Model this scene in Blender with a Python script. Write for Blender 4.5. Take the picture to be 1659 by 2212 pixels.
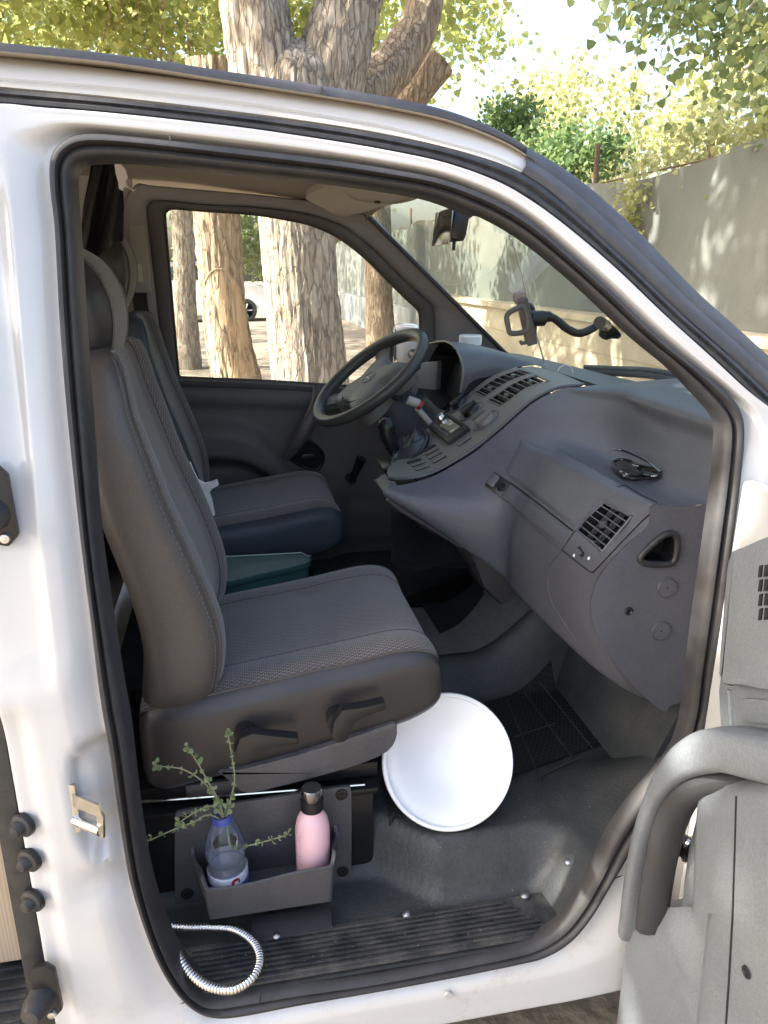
import bpy, bmesh, math, random
import numpy as np
from mathutils import Vector, Matrix, noise
from mathutils.bvhtree import BVHTree
from mathutils.geometry import tessellate_polygon

random.seed(7)
rng = np.random.default_rng(7)
R = math.radians
for o in list(bpy.data.objects):
    bpy.data.objects.remove(o)
scene = bpy.context.scene
col = scene.collection

# ------------------------------------------------------------------ camera, sky, sun, exposure
FW, FH, FL = 1659., 2212., 1660.
PITCH, YAW = R(17.7), R(11.0)
CAM = Vector((0, -1.0, 1.58))
cam_d = bpy.data.cameras.new('camera')
cam = bpy.data.objects.new('camera', cam_d)
col.objects.link(cam)
cam.location = CAM
cam.rotation_euler = (R(90) - PITCH, 0, -YAW)
cam_d.sensor_fit = 'HORIZONTAL'
cam_d.sensor_width = 36
cam_d.lens = 36 * FL / FW
cam_d.clip_start = .02
cam_d.clip_end = 600
scene.camera = cam

SUN_EL, SUN_AZ = R(40), math.atan2(-.015, -.98)       # azimuth angle in the XY plane of the direction towards the sun
world = bpy.data.worlds.new('World')
scene.world = world
world.use_nodes = True
wn = world.node_tree
sky = wn.nodes.new('ShaderNodeTexSky')
sky.sky_type = 'NISHITA'
sky.sun_disc = False
sky.sun_elevation = SUN_EL
sky.sun_rotation = math.pi / 2 - SUN_AZ
sky.dust_density = 5.5
sky.air_density = 1.0
sky.ozone_density = 1.0
wn.links.new(sky.outputs[0], wn.nodes['Background'].inputs[0])
wn.nodes['Background'].inputs[1].default_value = .15

sd = bpy.data.lights.new('sun', 'SUN')
sun = bpy.data.objects.new('sun', sd)
col.objects.link(sun)
sd.energy = 5
sd.angle = R(.55)
sd.color = (1, .955, .87)
sdir = Vector((math.cos(SUN_AZ) * math.cos(SUN_EL), math.sin(SUN_AZ) * math.cos(SUN_EL), math.sin(SUN_EL)))
sun.rotation_euler = sdir.to_track_quat('Z', 'Y').to_euler()

vs = scene.view_settings
vs.view_transform = 'Standard'
vs.look = 'None'
vs.exposure = 2.2
vs.gamma = 1
scene.cycles.max_bounces = 10
scene.cycles.diffuse_bounces = 5
scene.cycles.transparent_max_bounces = 24
scene.cycles.sample_clamp_indirect = 6

# ------------------------------------------------------------------ survey helpers (photo pixel + a known plane -> point of the place)
_f = Vector((math.sin(YAW) * math.cos(PITCH), math.cos(YAW) * math.cos(PITCH), -math.sin(PITCH)))
_r = Vector((math.cos(YAW), -math.sin(YAW), 0))
_u = _r.cross(_f)


def ray(x, y):
    return _f * FL + _r * (x - FW / 2) - _u * (y - FH / 2)


def P(x, y, ax, v):
    d = ray(x, y)
    i = 'XYZ'.index(ax)
    return CAM + d * ((v - CAM[i]) / d[i])


def SY(z):                                   # side of the van: upright below the belt, leaning in above it
    return max(0., (z - 1.12)) * .19


def FYs(z):                                  # far (driver) side, inner trim
    return 1.72 - max(0., (z - 1.12)) * .19


def PS(x, y, off=0.):
    Y = 0.
    for _ in range(6):
        p = P(x, y, 'Y', Y + off)
        Y = SY(p.z)
    return p


def PF(x, y, off=0.):
    Y = 1.7
    for _ in range(6):
        p = P(x, y, 'Y', Y + off)
        Y = FYs(p.z)
    return p


def L(a, b, t):
    return a + (b - a) * t


def ss(a, b, x):
    t = min(1, max(0, (x - a) / (b - a)))
    return t * t * (3 - 2 * t)


def cr(p, n, closed=False):
    """Catmull-Rom through p, n steps per key (same count for paired curves)."""
    p = [Vector(q) for q in p]
    N = len(p)
    out = []
    for i in range(N if closed else N - 1):
        if closed:
            a, b, c, d = p[(i - 1) % N], p[i], p[(i + 1) % N], p[(i + 2) % N]
        else:
            b, c = p[i], p[i + 1]
            a = p[i - 1] if i else b * 2 - c
            d = p[i + 2] if i + 2 < N else c * 2 - b
        for k in range(n):
            t = k / n
            out.append(.5 * (2 * b + (c - a) * t + (2 * a - 5 * b + 4 * c - d) * t * t + (3 * b - a - 3 * c + d) * t ** 3))
    if not closed:
        out.append(p[-1].copy())
    return out


def resample(pts, n):
    pts = [Vector(q) for q in pts]
    ds = [0]
    for a, b in zip(pts, pts[1:]):
        ds.append(ds[-1] + (b - a).length)
    out = []
    j = 0
    for k in range(n):
        s = ds[-1] * k / (n - 1)
        while j < len(ds) - 2 and ds[j + 1] < s:
            j += 1
        t = (s - ds[j]) / max(1e-9, ds[j + 1] - ds[j])
        out.append(pts[j].lerp(pts[j + 1], min(1, max(0, t))))
    return out


# ------------------------------------------------------------------ materials
MATS = {}


def mat(name, colr, rough=.5, metal=0., spec=.5, coat=0., bump=None, var=None, sheen=0., speck=None):
    """bump=(scale,strength,distance)  var=(scale,colour2,amount)"""
    if name in MATS:
        return MATS[name]
    m = bpy.data.materials.new(name)
    m.use_nodes = True
    nt = m.node_tree
    b = nt.nodes['Principled BSDF']
    b.inputs['Base Color'].default_value = (*colr, 1)
    b.inputs['Roughness'].default_value = rough
    b.inputs['Metallic'].default_value = metal
    b.inputs['Specular IOR Level'].default_value = spec
    b.inputs['Coat Weight'].default_value = coat
    b.inputs['Coat Roughness'].default_value = .06
    b.inputs['Sheen Weight'].default_value = sheen
    tc = nt.nodes.new('ShaderNodeTexCoord')
    if var:
        n = nt.nodes.new('ShaderNodeTexNoise')
        n.inputs['Scale'].default_value = var[0]
        n.inputs['Detail'].default_value = 6
        n.inputs['Roughness'].default_value = .65
        nt.links.new(tc.outputs['Object'], n.inputs['Vector'])
        r = nt.nodes.new('ShaderNodeMapRange')
        r.inputs['From Min'].default_value = .38
        r.inputs['From Max'].default_value = .66
        r.inputs['To Max'].default_value = var[2]
        nt.links.new(n.outputs[0], r.inputs['Value'])
        mx = nt.nodes.new('ShaderNodeMix')
        mx.data_type = 'RGBA'
        mx.inputs['A'].default_value = (*colr, 1)
        mx.inputs['B'].default_value = (*var[1], 1)
        nt.links.new(r.outputs[0], mx.inputs['Factor'])
        nt.links.new(mx.outputs['Result'], b.inputs['Base Color'])
    if speck:
        n = nt.nodes.new('ShaderNodeTexNoise')
        n.inputs['Scale'].default_value = speck[0]
        n.inputs['Detail'].default_value = 2
        nt.links.new(tc.outputs['Object'], n.inputs['Vector'])
        r2_ = nt.nodes.new('ShaderNodeMapRange')
        r2_.inputs['From Min'].default_value = .3
        r2_.inputs['From Max'].default_value = .7
        r2_.inputs['To Min'].default_value = 1 - speck[1] * 2
        r2_.inputs['To Max'].default_value = 1 + speck[1] * 2
        nt.links.new(n.outputs[0], r2_.inputs['Value'])
        hs_ = nt.nodes.new('ShaderNodeHueSaturation')
        nt.links.new(r2_.outputs[0], hs_.inputs['Value'])
        if var:
            nt.links.new(mx.outputs['Result'], hs_.inputs['Color'])
        else:
            hs_.inputs['Color'].default_value = (*colr, 1)
        nt.links.new(hs_.outputs[0], b.inputs['Base Color'])
    if bump:
        n = nt.nodes.new('ShaderNodeTexNoise')
        n.inputs['Scale'].default_value = bump[0]
        n.inputs['Detail'].default_value = 3
        nt.links.new(tc.outputs['Object'], n.inputs['Vector'])
        bp = nt.nodes.new('ShaderNodeBump')
        bp.inputs['Strength'].default_value = bump[1]
        bp.inputs['Distance'].default_value = bump[2]
        nt.links.new(n.outputs[0], bp.inputs['Height'])
        nt.links.new(bp.outputs[0], b.inputs['Normal'])
    MATS[name] = m
    return m


def math_node(nt, op, a, b=None):
    n = nt.nodes.new('ShaderNodeMath')
    n.operation = op
    for i, v in enumerate((a, b)):
        if v is None:
            continue
        if isinstance(v, (int, float)):
            n.inputs[i].default_value = v
        else:
            nt.links.new(v, n.inputs[i])
    return n.outputs[0]


def weave(name, dark, light, fu, fv, amt=1., rough=.85, bumpd=.0012, sheen=.3):
    """woven cloth: rows of small raised threads, laid out in metric UV"""
    m = bpy.data.materials.new(name)
    m.use_nodes = True
    nt = m.node_tree
    b = nt.nodes['Principled BSDF']
    b.inputs['Roughness'].default_value = rough
    b.inputs['Specular IOR Level'].default_value = .25
    b.inputs['Sheen Weight'].default_value = sheen
    tc = nt.nodes.new('ShaderNodeTexCoord')
    sp = nt.nodes.new('ShaderNodeSeparateXYZ')
    nt.links.new(tc.outputs['UV'], sp.inputs[0])
    u = math_node(nt, 'MULTIPLY', sp.outputs[0], fu * 2 * math.pi)
    v = math_node(nt, 'MULTIPLY', sp.outputs[1], fv * 2 * math.pi)
    # half-drop: shift alternate rows
    row = math_node(nt, 'FLOOR', math_node(nt, 'MULTIPLY', sp.outputs[1], fv))
    u2 = math_node(nt, 'ADD', u, math_node(nt, 'MULTIPLY', row, math.pi))
    su = math_node(nt, 'SINE', u2)
    sv = math_node(nt, 'SINE', v)
    h = math_node(nt, 'MULTIPLY', math_node(nt, 'ADD', math_node(nt, 'MULTIPLY', su, .5), .5),
                  math_node(nt, 'ABSOLUTE', sv))
    h2 = math_node(nt, 'POWER', h, 1.6)
    ns = nt.nodes.new('ShaderNodeTexNoise')
    ns.inputs['Scale'].default_value = 9
    ns.inputs['Detail'].default_value = 4
    nt.links.new(tc.outputs['Object'], ns.inputs['Vector'])
    f = math_node(nt, 'MULTIPLY', h2, math_node(nt, 'MULTIPLY', math_node(nt, 'ADD', ns.outputs[0], .35), amt))
    mx = nt.nodes.new('ShaderNodeMix')
    mx.data_type = 'RGBA'
    mx.inputs['A'].default_value = (*dark, 1)
    mx.inputs['B'].default_value = (*light, 1)
    nt.links.new(f, mx.inputs['Factor'])
    nt.links.new(mx.outputs['Result'], b.inputs['Base Color'])
    bp = nt.nodes.new('ShaderNodeBump')
    bp.inputs['Strength'].default_value = .7
    bp.inputs['Distance'].default_value = bumpd
    nt.links.new(h, bp.inputs['Height'])
    nt.links.new(bp.outputs[0], b.inputs['Normal'])
    MATS[name] = m
    return m


def glass(name, tint, refl, dust, dustcol=(.75, .77, .72)):
    m = bpy.data.materials.new(name)
    m.use_nodes = True
    nt = m.node_tree
    nt.nodes.remove(nt.nodes['Principled BSDF'])
    out = nt.nodes['Material Output']
    tr = nt.nodes.new('ShaderNodeBsdfTransparent')
    tr.inputs[0].default_value = (*tint, 1)
    gl = nt.nodes.new('ShaderNodeBsdfGlossy')
    gl.inputs['Roughness'].default_value = .015
    fr = nt.nodes.new('ShaderNodeFresnel')
    fr.inputs[0].default_value = 1.45
    m1 = nt.nodes.new('ShaderNodeMixShader')
    nt.links.new(math_node(nt, 'MULTIPLY', fr.outputs[0], refl), m1.inputs[0])
    nt.links.new(tr.outputs[0], m1.inputs[1])
    nt.links.new(gl.outputs[0], m1.inputs[2])
    df = nt.nodes.new('ShaderNodeBsdfDiffuse')
    df.inputs[0].default_value = (*dustcol, 1)
    tl = nt.nodes.new('ShaderNodeBsdfTranslucent')
    tl.inputs[0].default_value = (*dustcol, 1)
    dm = nt.nodes.new('ShaderNodeMixShader')
    nt.links.new(df.outputs[0], dm.inputs[1])
    nt.links.new(tl.outputs[0], dm.inputs[2])
    m2 = nt.nodes.new('ShaderNodeMixShader')
    tc = nt.nodes.new('ShaderNodeTexCoord')
    ns = nt.nodes.new('ShaderNodeTexNoise')
    ns.inputs['Scale'].default_value = 7
    ns.inputs['Detail'].default_value = 8
    ns.inputs['Roughness'].default_value = .7
    nt.links.new(tc.outputs['Object'], ns.inputs['Vector'])
    nt.links.new(math_node(nt, 'MULTIPLY', math_node(nt, 'POWER', ns.outputs[0], 2.), dust * 3), m2.inputs[0])
    nt.links.new(m1.outputs[0], m2.inputs[1])
    nt.links.new(dm.outputs[0], m2.inputs[2])
    nt.links.new(m2.outputs[0], out.inputs[0])
    MATS[name] = m
    return m


def leafmat(name, c1, c2, trans):
    m = bpy.data.materials.new(name)
    m.use_nodes = True
    nt = m.node_tree
    nt.nodes.remove(nt.nodes['Principled BSDF'])
    out = nt.nodes['Material Output']
    geo = nt.nodes.new('ShaderNodeNewGeometry')
    mx = nt.nodes.new('ShaderNodeMix')
    mx.data_type = 'RGBA'
    mx.inputs['A'].default_value = (*c1, 1)
    mx.inputs['B'].default_value = (*c2, 1)
    nt.links.new(geo.outputs['Random Per Island'], mx.inputs['Factor'])
    df = nt.nodes.new('ShaderNodeBsdfPrincipled')
    df.inputs['Roughness'].default_value = .45
    df.inputs['Specular IOR Level'].default_value = .4
    nt.links.new(mx.outputs['Result'], df.inputs['Base Color'])
    tl = nt.nodes.new('ShaderNodeBsdfTranslucent')
    g = nt.nodes.new('ShaderNodeGamma')
    g.inputs[1].default_value = .8
    nt.links.new(mx.outputs['Result'], g.inputs[0])
    hs = nt.nodes.new('ShaderNodeHueSaturation')
    hs.inputs['Value'].default_value = 1.6
    hs.inputs['Hue'].default_value = .48
    nt.links.new(g.outputs[0], hs.inputs['Color'])
    nt.links.new(hs.outputs[0], tl.inputs[0])
    ms = nt.nodes.new('ShaderNodeMixShader')
    ms.inputs[0].default_value = trans
    nt.links.new(df.outputs[0], ms.inputs[1])
    nt.links.new(tl.outputs[0], ms.inputs[2])
    nt.links.new(ms.outputs[0], out.inputs[0])
    MATS[name] = m
    return m


PAINT = mat('white_paint', (.57, .562, .55), .22, coat=.9, var=(3, (.52, .52, .515), .5))
_nt = PAINT.node_tree                      # splashed dirt low on the sill
_b = _nt.nodes['Principled BSDF']
_src = _b.inputs['Base Color'].links[0].from_socket
_tc = _nt.nodes.new('ShaderNodeTexCoord')
_sp = _nt.nodes.new('ShaderNodeSeparateXYZ')
_nt.links.new(_tc.outputs['Object'], _sp.inputs[0])
_mr = _nt.nodes.new('ShaderNodeMapRange')
_mr.inputs['From Min'].default_value = .62
_mr.inputs['From Max'].default_value = .34
_nt.links.new(_sp.outputs[2], _mr.inputs['Value'])
_ns = _nt.nodes.new('ShaderNodeTexNoise')
_ns.inputs['Scale'].default_value = 13
_ns.inputs['Detail'].default_value = 9
_ns.inputs['Roughness'].default_value = .75
_nt.links.new(_tc.outputs['Object'], _ns.inputs['Vector'])
_m2 = _nt.nodes.new('ShaderNodeMapRange')
_m2.inputs['From Min'].default_value = .53
_m2.inputs['From Max'].default_value = .85
_nt.links.new(_ns.outputs[0], _m2.inputs['Value'])
_fm = _nt.nodes.new('ShaderNodeMath')
_fm.operation = 'MULTIPLY'
_nt.links.new(_mr.outputs[0], _fm.inputs[0])
_nt.links.new(_m2.outputs[0], _fm.inputs[1])
_mx = _nt.nodes.new('ShaderNodeMix')
_mx.data_type = 'RGBA'
_nt.links.new(_fm.outputs[0], _mx.inputs['Factor'])
_nt.links.new(_src, _mx.inputs['A'])
_mx.inputs['B'].default_value = (.36, .29, .20, 1)
_nt.links.new(_mx.outputs['Result'], _b.inputs['Base Color'])
PAINT_D = mat('dusty_white_paint', (.52, .505, .47), .38, coat=.25, var=(14, (.62, .54, .42), .75))
RUBBER = mat('black_rubber', (.022, .022, .024), .48, bump=(300, .2, .001), var=(40, (.06, .056, .05), .6))
RUBBER_G = mat('grey_rubber', (.028, .027, .029), .52, bump=(300, .12, .0006), var=(30, (.05, .047, .045), .6))
TRIMX = mat('exterior_plastic', (.05, .05, .055), .55, bump=(700, .3, .0008), var=(25, (.085, .08, .078), .6))
DASH = mat('dark_dash_plastic', (.090, .093, .112), .38, bump=(420, .5, .0012), var=(9, (.105, .107, .120), .8), speck=(330, .06))
DASHG = mat('centre_panel_plastic', (.18, .178, .158), .45, bump=(900, .15, .0006))
DGREY = mat('door_plastic', (.125, .117, .114), .55, bump=(600, .3, .0009))
PILLAR = mat('pillar_trim_plastic', (.33, .315, .315), .6, bump=(600, .25, .0009))
PILLARL = mat('light_pillar_trim', (.42, .40, .37), .6, bump=(500, .2, .0009))
DOORP = mat('grey_door_panel', (.140, .155, .168), .40, bump=(420, .5, .0013), var=(7, (.165, .18, .187), .9), speck=(260, .05))
HEADL = mat('beige_headliner', (.52, .46, .37), .9, bump=(900, .3, .0008))
VISOR = mat('beige_visor', (.55, .49, .41), .75, bump=(700, .2, .0006))
VINYL = mat('dark_vinyl', (.074, .063, .056), .38, bump=(330, .32, .0011), var=(6, (.084, .074, .067), .8), speck=(300, .05))
VINYLK = mat('black_leather', (.036, .032, .031), .34, bump=(330, .3, .0010))
VINYLB = mat('blue_lit_vinyl', (.042, .050, .062), .5, bump=(330, .3, .0011))  # driver seat vinyl, the bluish light on it put into the colour
BLACKP = mat('black_plastic', (.012, .012, .013), .38, bump=(500, .15, .0006))
BLACKM = mat('black_metal', (.010, .010, .011), .33)
CAVITY = mat('matt_black', (.008, .008, .009), .8)
UNDER = mat('underdash_plastic', (.075, .08, .10), .7, bump=(200, .4, .002))
CARPET = mat('grey_carpet', (.13, .135, .13), .95, bump=(900, .8, .003), var=(40, (.18, .185, .178), .7))
FLOORR = mat('rubber_floor', (.030, .035, .038), .58, bump=(160, .6, .002), var=(9, (.068, .069, .066), .75), speck=(240, .08))
MATT = None
STEPR = mat('ribbed_step_rubber', (.022, .024, .027), .5, bump=(200, .3, .001), var=(14, (.10, .096, .088), .85), speck=(300, .12))
GREYP = mat('grey_bin_plastic', (.072, .069, .075), .45, bump=(420, .5, .0014), var=(15, (.11, .105, .10), .5), speck=(300, .07))
CHROME = mat('chrome', (.75, .74, .72), .12, metal=1)
STEEL = mat('zinc_steel', (.60, .59, .56), .25, metal=1, var=(60, (.46, .44, .38), .6))
SCREW = mat('screw_steel', (.6, .6, .6), .35, metal=1)
WHITEP = mat('white_enamel', (.85, .86, .88), .22, coat=.3)
PINK = mat('pink_enamel', (.80, .50, .54), .32, coat=.3)
GREEN = mat('green_plastic', (.035, .10, .085), .45)
CREAM = mat('cream_plastic', (.62, .58, .48), .5)
PAPER = mat('white_paper', (.78, .74, .72), .9, bump=(60, .4, .004))
FABK = mat('black_curtain_cloth', (.010, .0105, .013), .75, bump=(120, .3, .002))
WOOD = None
REDP = mat('red_plastic', (.35, .02, .02), .4)
WOVEN = weave('seat_cloth', (.076, .066, .061), (.30, .268, .25), 150, 130, 1.0)
WOVENC = weave('seat_centre_cloth', (.084, .073, .066), (.25, .222, .20), 170, 140, 1.0)
WOVENH = weave('headrest_cloth', (.10, .088, .070), (.26, .23, .18), 90, 150, 1.)
RIBMAT = weave('ribbed_mat_rubber', (.012, .014, .015), (.05, .052, .05), 60, 140, .8, .7, .002, .0)
GLASSW = glass('windscreen_glass', (.66, .73, .67), 1.3, .05)
GLASSS = glass('side_glass', (.93, .95, .93), .8, .022)
GLASSB = glass('bottle_glass', (.95, .96, .98), 1.3, .012, (.8, .82, .86))


# ------------------------------------------------------------------ mesh helpers
def link(o, parent=None):
    col.objects.link(o)
    if parent is not None:
        o.parent = parent
        if parent.location.length > 1e-9:
            o.matrix_parent_inverse = Matrix.Translation(-parent.location)
    return o


def mesh(name, verts, faces, m, parent=None, smooth=38, uvs=None, mats=None, fm=None):
    me = bpy.data.meshes.new(name)
    me.from_pydata([tuple(v) for v in verts], [], faces)
    if uvs is not None:
        uvl = me.uv_layers.new(name='UVMap')
        li = np.empty(len(me.loops), dtype=np.int32)
        me.loops.foreach_get('vertex_index', li)
        uvl.data.foreach_set('uv', np.asarray(uvs, dtype=np.float32)[li].ravel())
    me.validate()
    if smooth:
        me.polygons.foreach_set('use_smooth', [True] * len(me.polygons))
        me.set_sharp_from_angle(angle=R(smooth))
    me.materials.append(m)
    if mats:
        for q in mats:
            me.materials.append(q)
        me.polygons.foreach_set('material_index', fm)
    o = bpy.data.objects.new(name, me)
    return link(o, parent)


class MB:
    """collects boxes, tubes, lathes ... and links them as one mesh"""

    def __init__(s):
        s.v, s.f = [], []

    def add(s, v, f):
        k = len(s.v)
        s.v += [Vector(q) for q in v]
        s.f += [tuple(i + k for i in q) for q in f]
        return s

    def box(s, c, sx, sy, sz, M=None, bev=0.):
        bm = bmesh.new()
        bmesh.ops.create_cube(bm, size=1)
        for v in bm.verts:
            v.co = Vector((v.co.x * sx, v.co.y * sy, v.co.z * sz))
        if bev:
            bmesh.ops.bevel(bm, geom=bm.edges[:], offset=bev, segments=2, profile=.6, affect='EDGES')
        bm.verts.index_update()
        c = Vector(c)
        vv = [(c + (M @ v.co if M else v.co)) for v in bm.verts]
        ff = [tuple(v.index for v in f.verts) for f in bm.faces]
        bm.free()
        return s.add(vv, ff)

    def tube(s, pts, r, seg=10, closed=False, cap=True, flat=1.):
        pts = [Vector(q) for q in pts]
        n = len(pts)
        rr = r if isinstance(r, (list, tuple)) else [r] * n
        T = []
        for i in range(n):
            a = pts[(i - 1) % n] if (closed or i > 0) else pts[i]
            b = pts[(i + 1) % n] if (closed or i < n - 1) else pts[i]
            t = b - a
            T.append(t.normalized() if t.length > 1e-9 else Vector((0, 0, 1)))
        ref = Vector((0, 0, 1)) if abs(T[0].z) < .9 else Vector((1, 0, 0))
        N = T[0].cross(ref).normalized()
        v, f = [], []
        for i in range(n):
            N = (N - T[i] * N.dot(T[i])).normalized()
            B = T[i].cross(N)
            for k in range(seg):
                a = 2 * math.pi * k / seg
                v.append(pts[i] + (N * math.cos(a) + B * math.sin(a) * flat) * rr[i])
        for i in range(n if closed else n - 1):
            for k in range(seg):
                j = (i + 1) % n
                f.append((i * seg + k, i * seg + (k + 1) % seg, j * seg + (k + 1) % seg, j * seg + k))
        if cap and not closed:
            f.append(tuple(range(seg - 1, -1, -1)))
            f.append(tuple((n - 1) * seg + k for k in range(seg)))
        return s.add(v, f)

    def lathe(s, prof, c, ax=(0, 0, 1), seg=32):
        """prof: list of (r, h) along axis"""
        ax = Vector(ax).normalized()
        ref = Vector((1, 0, 0)) if abs(ax.x) < .9 else Vector((0, 1, 0))
        A = ax.cross(ref).normalized()
        B = ax.cross(A)
        c = Vector(c)
        v, f = [], []
        n = len(prof)
        for r, h in prof:
            for k in range(seg):
                a = 2 * math.pi * k / seg
                v.append(c + ax * h + (A * math.cos(a) + B * math.sin(a)) * r)
        for i in range(n - 1):
            for k in range(seg):
                f.append((i * seg + k, i * seg + (k + 1) % seg, (i + 1) * seg + (k + 1) % seg, (i + 1) * seg + k))
        if prof[0][0] > 1e-5:
            f.append(tuple(range(seg - 1, -1, -1)))
        if prof[-1][0] > 1e-5:
            f.append(tuple((n - 1) * seg + k for k in range(seg)))
        return s.add(v, f)

    def prism(s, poly, d, bev=0.):
        """poly: 3D planar points; d: extrusion vector"""
        poly = [Vector(q) for q in poly]
        d = Vector(d)
        bm = bmesh.new()
        vs_ = [bm.verts.new(q) for q in poly]
        fa = bm.faces.new(vs_)
        ex = bmesh.ops.extrude_face_region(bm, geom=[fa])
        for g in ex['geom']:
            if isinstance(g, bmesh.types.BMVert):
                g.co += d
        bmesh.ops.recalc_face_normals(bm, faces=bm.faces[:])
        if bev:
            es = [e for e in bm.edges if len(e.link_faces) == 2 and e.calc_face_angle(0) > .6]
            bmesh.ops.bevel(bm, geom=es, offset=bev, segments=2, profile=.6, affect='EDGES')
        bm.verts.index_update()
        vv = [v.co.copy() for v in bm.verts]
        ff = [tuple(v.index for v in f.verts) for f in bm.faces]
        bm.free()
        return s.add(vv, ff)

    def build(s, name, m, parent=None, smooth=38):
        o = mesh(name, s.v, s.f, m, parent, smooth)
        return o


def loft(rows, closed_u=False, closed_v=False):
    """rows of equal length -> verts, faces, metric uvs"""
    n, k = len(rows), len(rows[0])
    v = [Vector(q) for r_ in rows for q in r_]
    f = []
    for i in range(n if closed_v else n - 1):
        for j in range(k if closed_u else k - 1):
            a, b = i * k + j, i * k + (j + 1) % k
            c, d = ((i + 1) % n) * k + (j + 1) % k, ((i + 1) % n) * k + j
            f.append((a, b, c, d))
    uv = []
    vv = 0
    for i in range(n):
        if i:
            vv += sum((Vector(rows[i][j]) - Vector(rows[i - 1][j])).length for j in range(0, k, max(1, k // 8))) / len(range(0, k, max(1, k // 8)))
        uu = 0
        for j in range(k):
            if j:
                uu += (Vector(rows[i][j]) - Vector(rows[i][j - 1])).length
            uv.append((uu, vv))
    return v, f, uv


def band(A, B, prof, closed=False, nrm=(0, -1, 0)):
    """surface between paired curves A and B; prof = [(s, height along nrm)]"""
    nv = Vector(nrm)
    rows = [[a.lerp(b, s) + nv * h for a, b in zip(A, B)] for s, h in prof]
    return loft(rows, closed_u=closed)


def thing(name, label, cat, loc=(0, 0, 0), group=None):
    o = bpy.data.objects.new(name, None)
    o.empty_display_size = .1
    o.location = loc
    col.objects.link(o)
    o['label'] = label
    o['category'] = cat
    if group:
        o['group'] = group
    return o


def tag(o, label, cat, group=None):
    o['label'] = label
    o['category'] = cat
    if group:
        o['group'] = group
    return o


def part(name, parent, loc=(0, 0, 0)):
    o = bpy.data.objects.new(name, None)
    o.empty_display_size = .05
    col.objects.link(o)
    o.parent = parent
    return o


def bvh_of(v, f):
    return BVHTree.FromPolygons([tuple(q) for q in v], f)


def hit(bvh, x, y):
    d = ray(x, y).normalized()
    loc, n, i, dist = bvh.ray_cast(CAM, d)
    if loc is None:
        return None, None
    if n.dot(d) > 0:
        n = -n
    return loc, n


def hitn(bvh, x, y, Y):
    l, n = hit(bvh, x, y)
    if l is None:
        l = bvh.find_nearest(P(x, y, 'Y', Y))[0]
    return l


def inpoly(x, y, poly):
    c = False
    j = len(poly) - 1
    for i in range(len(poly)):
        xi, yi = poly[i]
        xj, yj = poly[j]
        if (yi > y) != (yj > y) and x < (xj - xi) * (y - yi) / (yj - yi) + xi:
            c = not c
        j = i
    return c


def proj(p):
    d = Vector(p) - CAM
    z = d.dot(_f)
    return FW / 2 + FL * d.dot(_r) / z, FH / 2 - FL * d.dot(_u) / z


# ================================================================== OUTSIDE
def terrain_mat():
    m = mat('sandy_ground', (.22, .18, .13), .95, bump=(18, .6, .03), var=(1.3, (.15, .122, .09), .9))
    return m


gr = []
for x in np.concatenate([np.linspace(-60, -6, 16), np.linspace(-5, 5, 30), np.linspace(6, 60, 16)]):
    gr.append([(x, y, .02 * noise.noise(Vector((x * .5, y * .5, 0)))) for y in np.concatenate([np.linspace(-60, -6, 14), np.linspace(-5, 30, 60), np.linspace(33, 90, 14)])])
v, f, uv = loft(gr)
g = mesh('ground', v, f, terrain_mat(), None, 60)
g['kind'] = 'structure'

# ---- boundary wall with shade cloth above, running across in front of the van
XW = 3.5
CONC = mat('rendered_concrete', (.50, .42, .31), .9, bump=(30, .5, .01), var=(2.5, (.34, .27, .19), .8))
CLOTH = mat('shade_cloth', (.115, .125, .112), .9, bump=(40, .3, .01), var=(1.2, (.155, .16, .14), .7))
wl_ = thing('boundary_wall', 'tan rendered low wall with a capping in front of the van', 'wall', (XW, 4, 0))
MB().box((XW + .12, 9.3 - 4.9, .53), .24, 16.0 - .5, 1.06, bev=.01).build('wall_body', CONC, wl_)
MB().box((XW + .10, 9.3 - 4.9, 1.10), .34, 15.5, .075, bev=.012).build('coping', CONC, wl_)
MB().box((XW + .12, 20, .40), .24, 15.5, .80, bev=.01).build('far_wall', mat('far_grey_render', (.13, .15, .15), .9, var=(1.5, (.3, .3, .28), .8)), wl_)
for k in range(3):
    MB().box((XW - .003, 4.4, .30 + .24 * k), .006, 15.4, .012).build('render_joint', mat('dark_joint_render', (.36, .30, .22), .9), wl_)  # joints drawn as thin strips of darker render
fn = thing('shade_fence', 'grey green shade cloth fence on posts above the tan wall', 'fence', (XW, 4, 1.1))
rows = []
for y in np.linspace(-4, 30, 240):
    row = []
    for k in range(14):
        t = k / 13
        z = L(1.12 if y < 12.3 else .1, 2.36 + .05 * math.sin(y * 1.9) * t, t)
        row.append((XW + .13 + .035 * math.sin(y * 2.3 + 3 * t) + .02 * math.sin(y * 7.1 + t * 5), y, z))
    rows.append(row)
v, f, uv = loft(rows)
mesh('cloth_screen', v, f, CLOTH, fn, 75)
POST = mat('rusty_post', (.09, .055, .04), .8, var=(20, (.16, .09, .05), .8))
for y, zt in ((-1, 2.7), (1.5, 2.7), (4.06, 2.72), (6.85, 2.75), (9.6, 2.7), (12.4, 2.7), (15.2, 2.7), (18, 2.7), (21, 2.7), (24, 2.7), (27, 2.7)):
    MB().tube([(XW + .2, y, .9), (XW + .2, y, zt)], .028, 8).build('post', POST, fn)
MB().tube([(XW + .19, -4, 2.37), (XW + .19, 30, 2.37)], .008, 6).build('top_wire', POST, fn)


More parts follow.
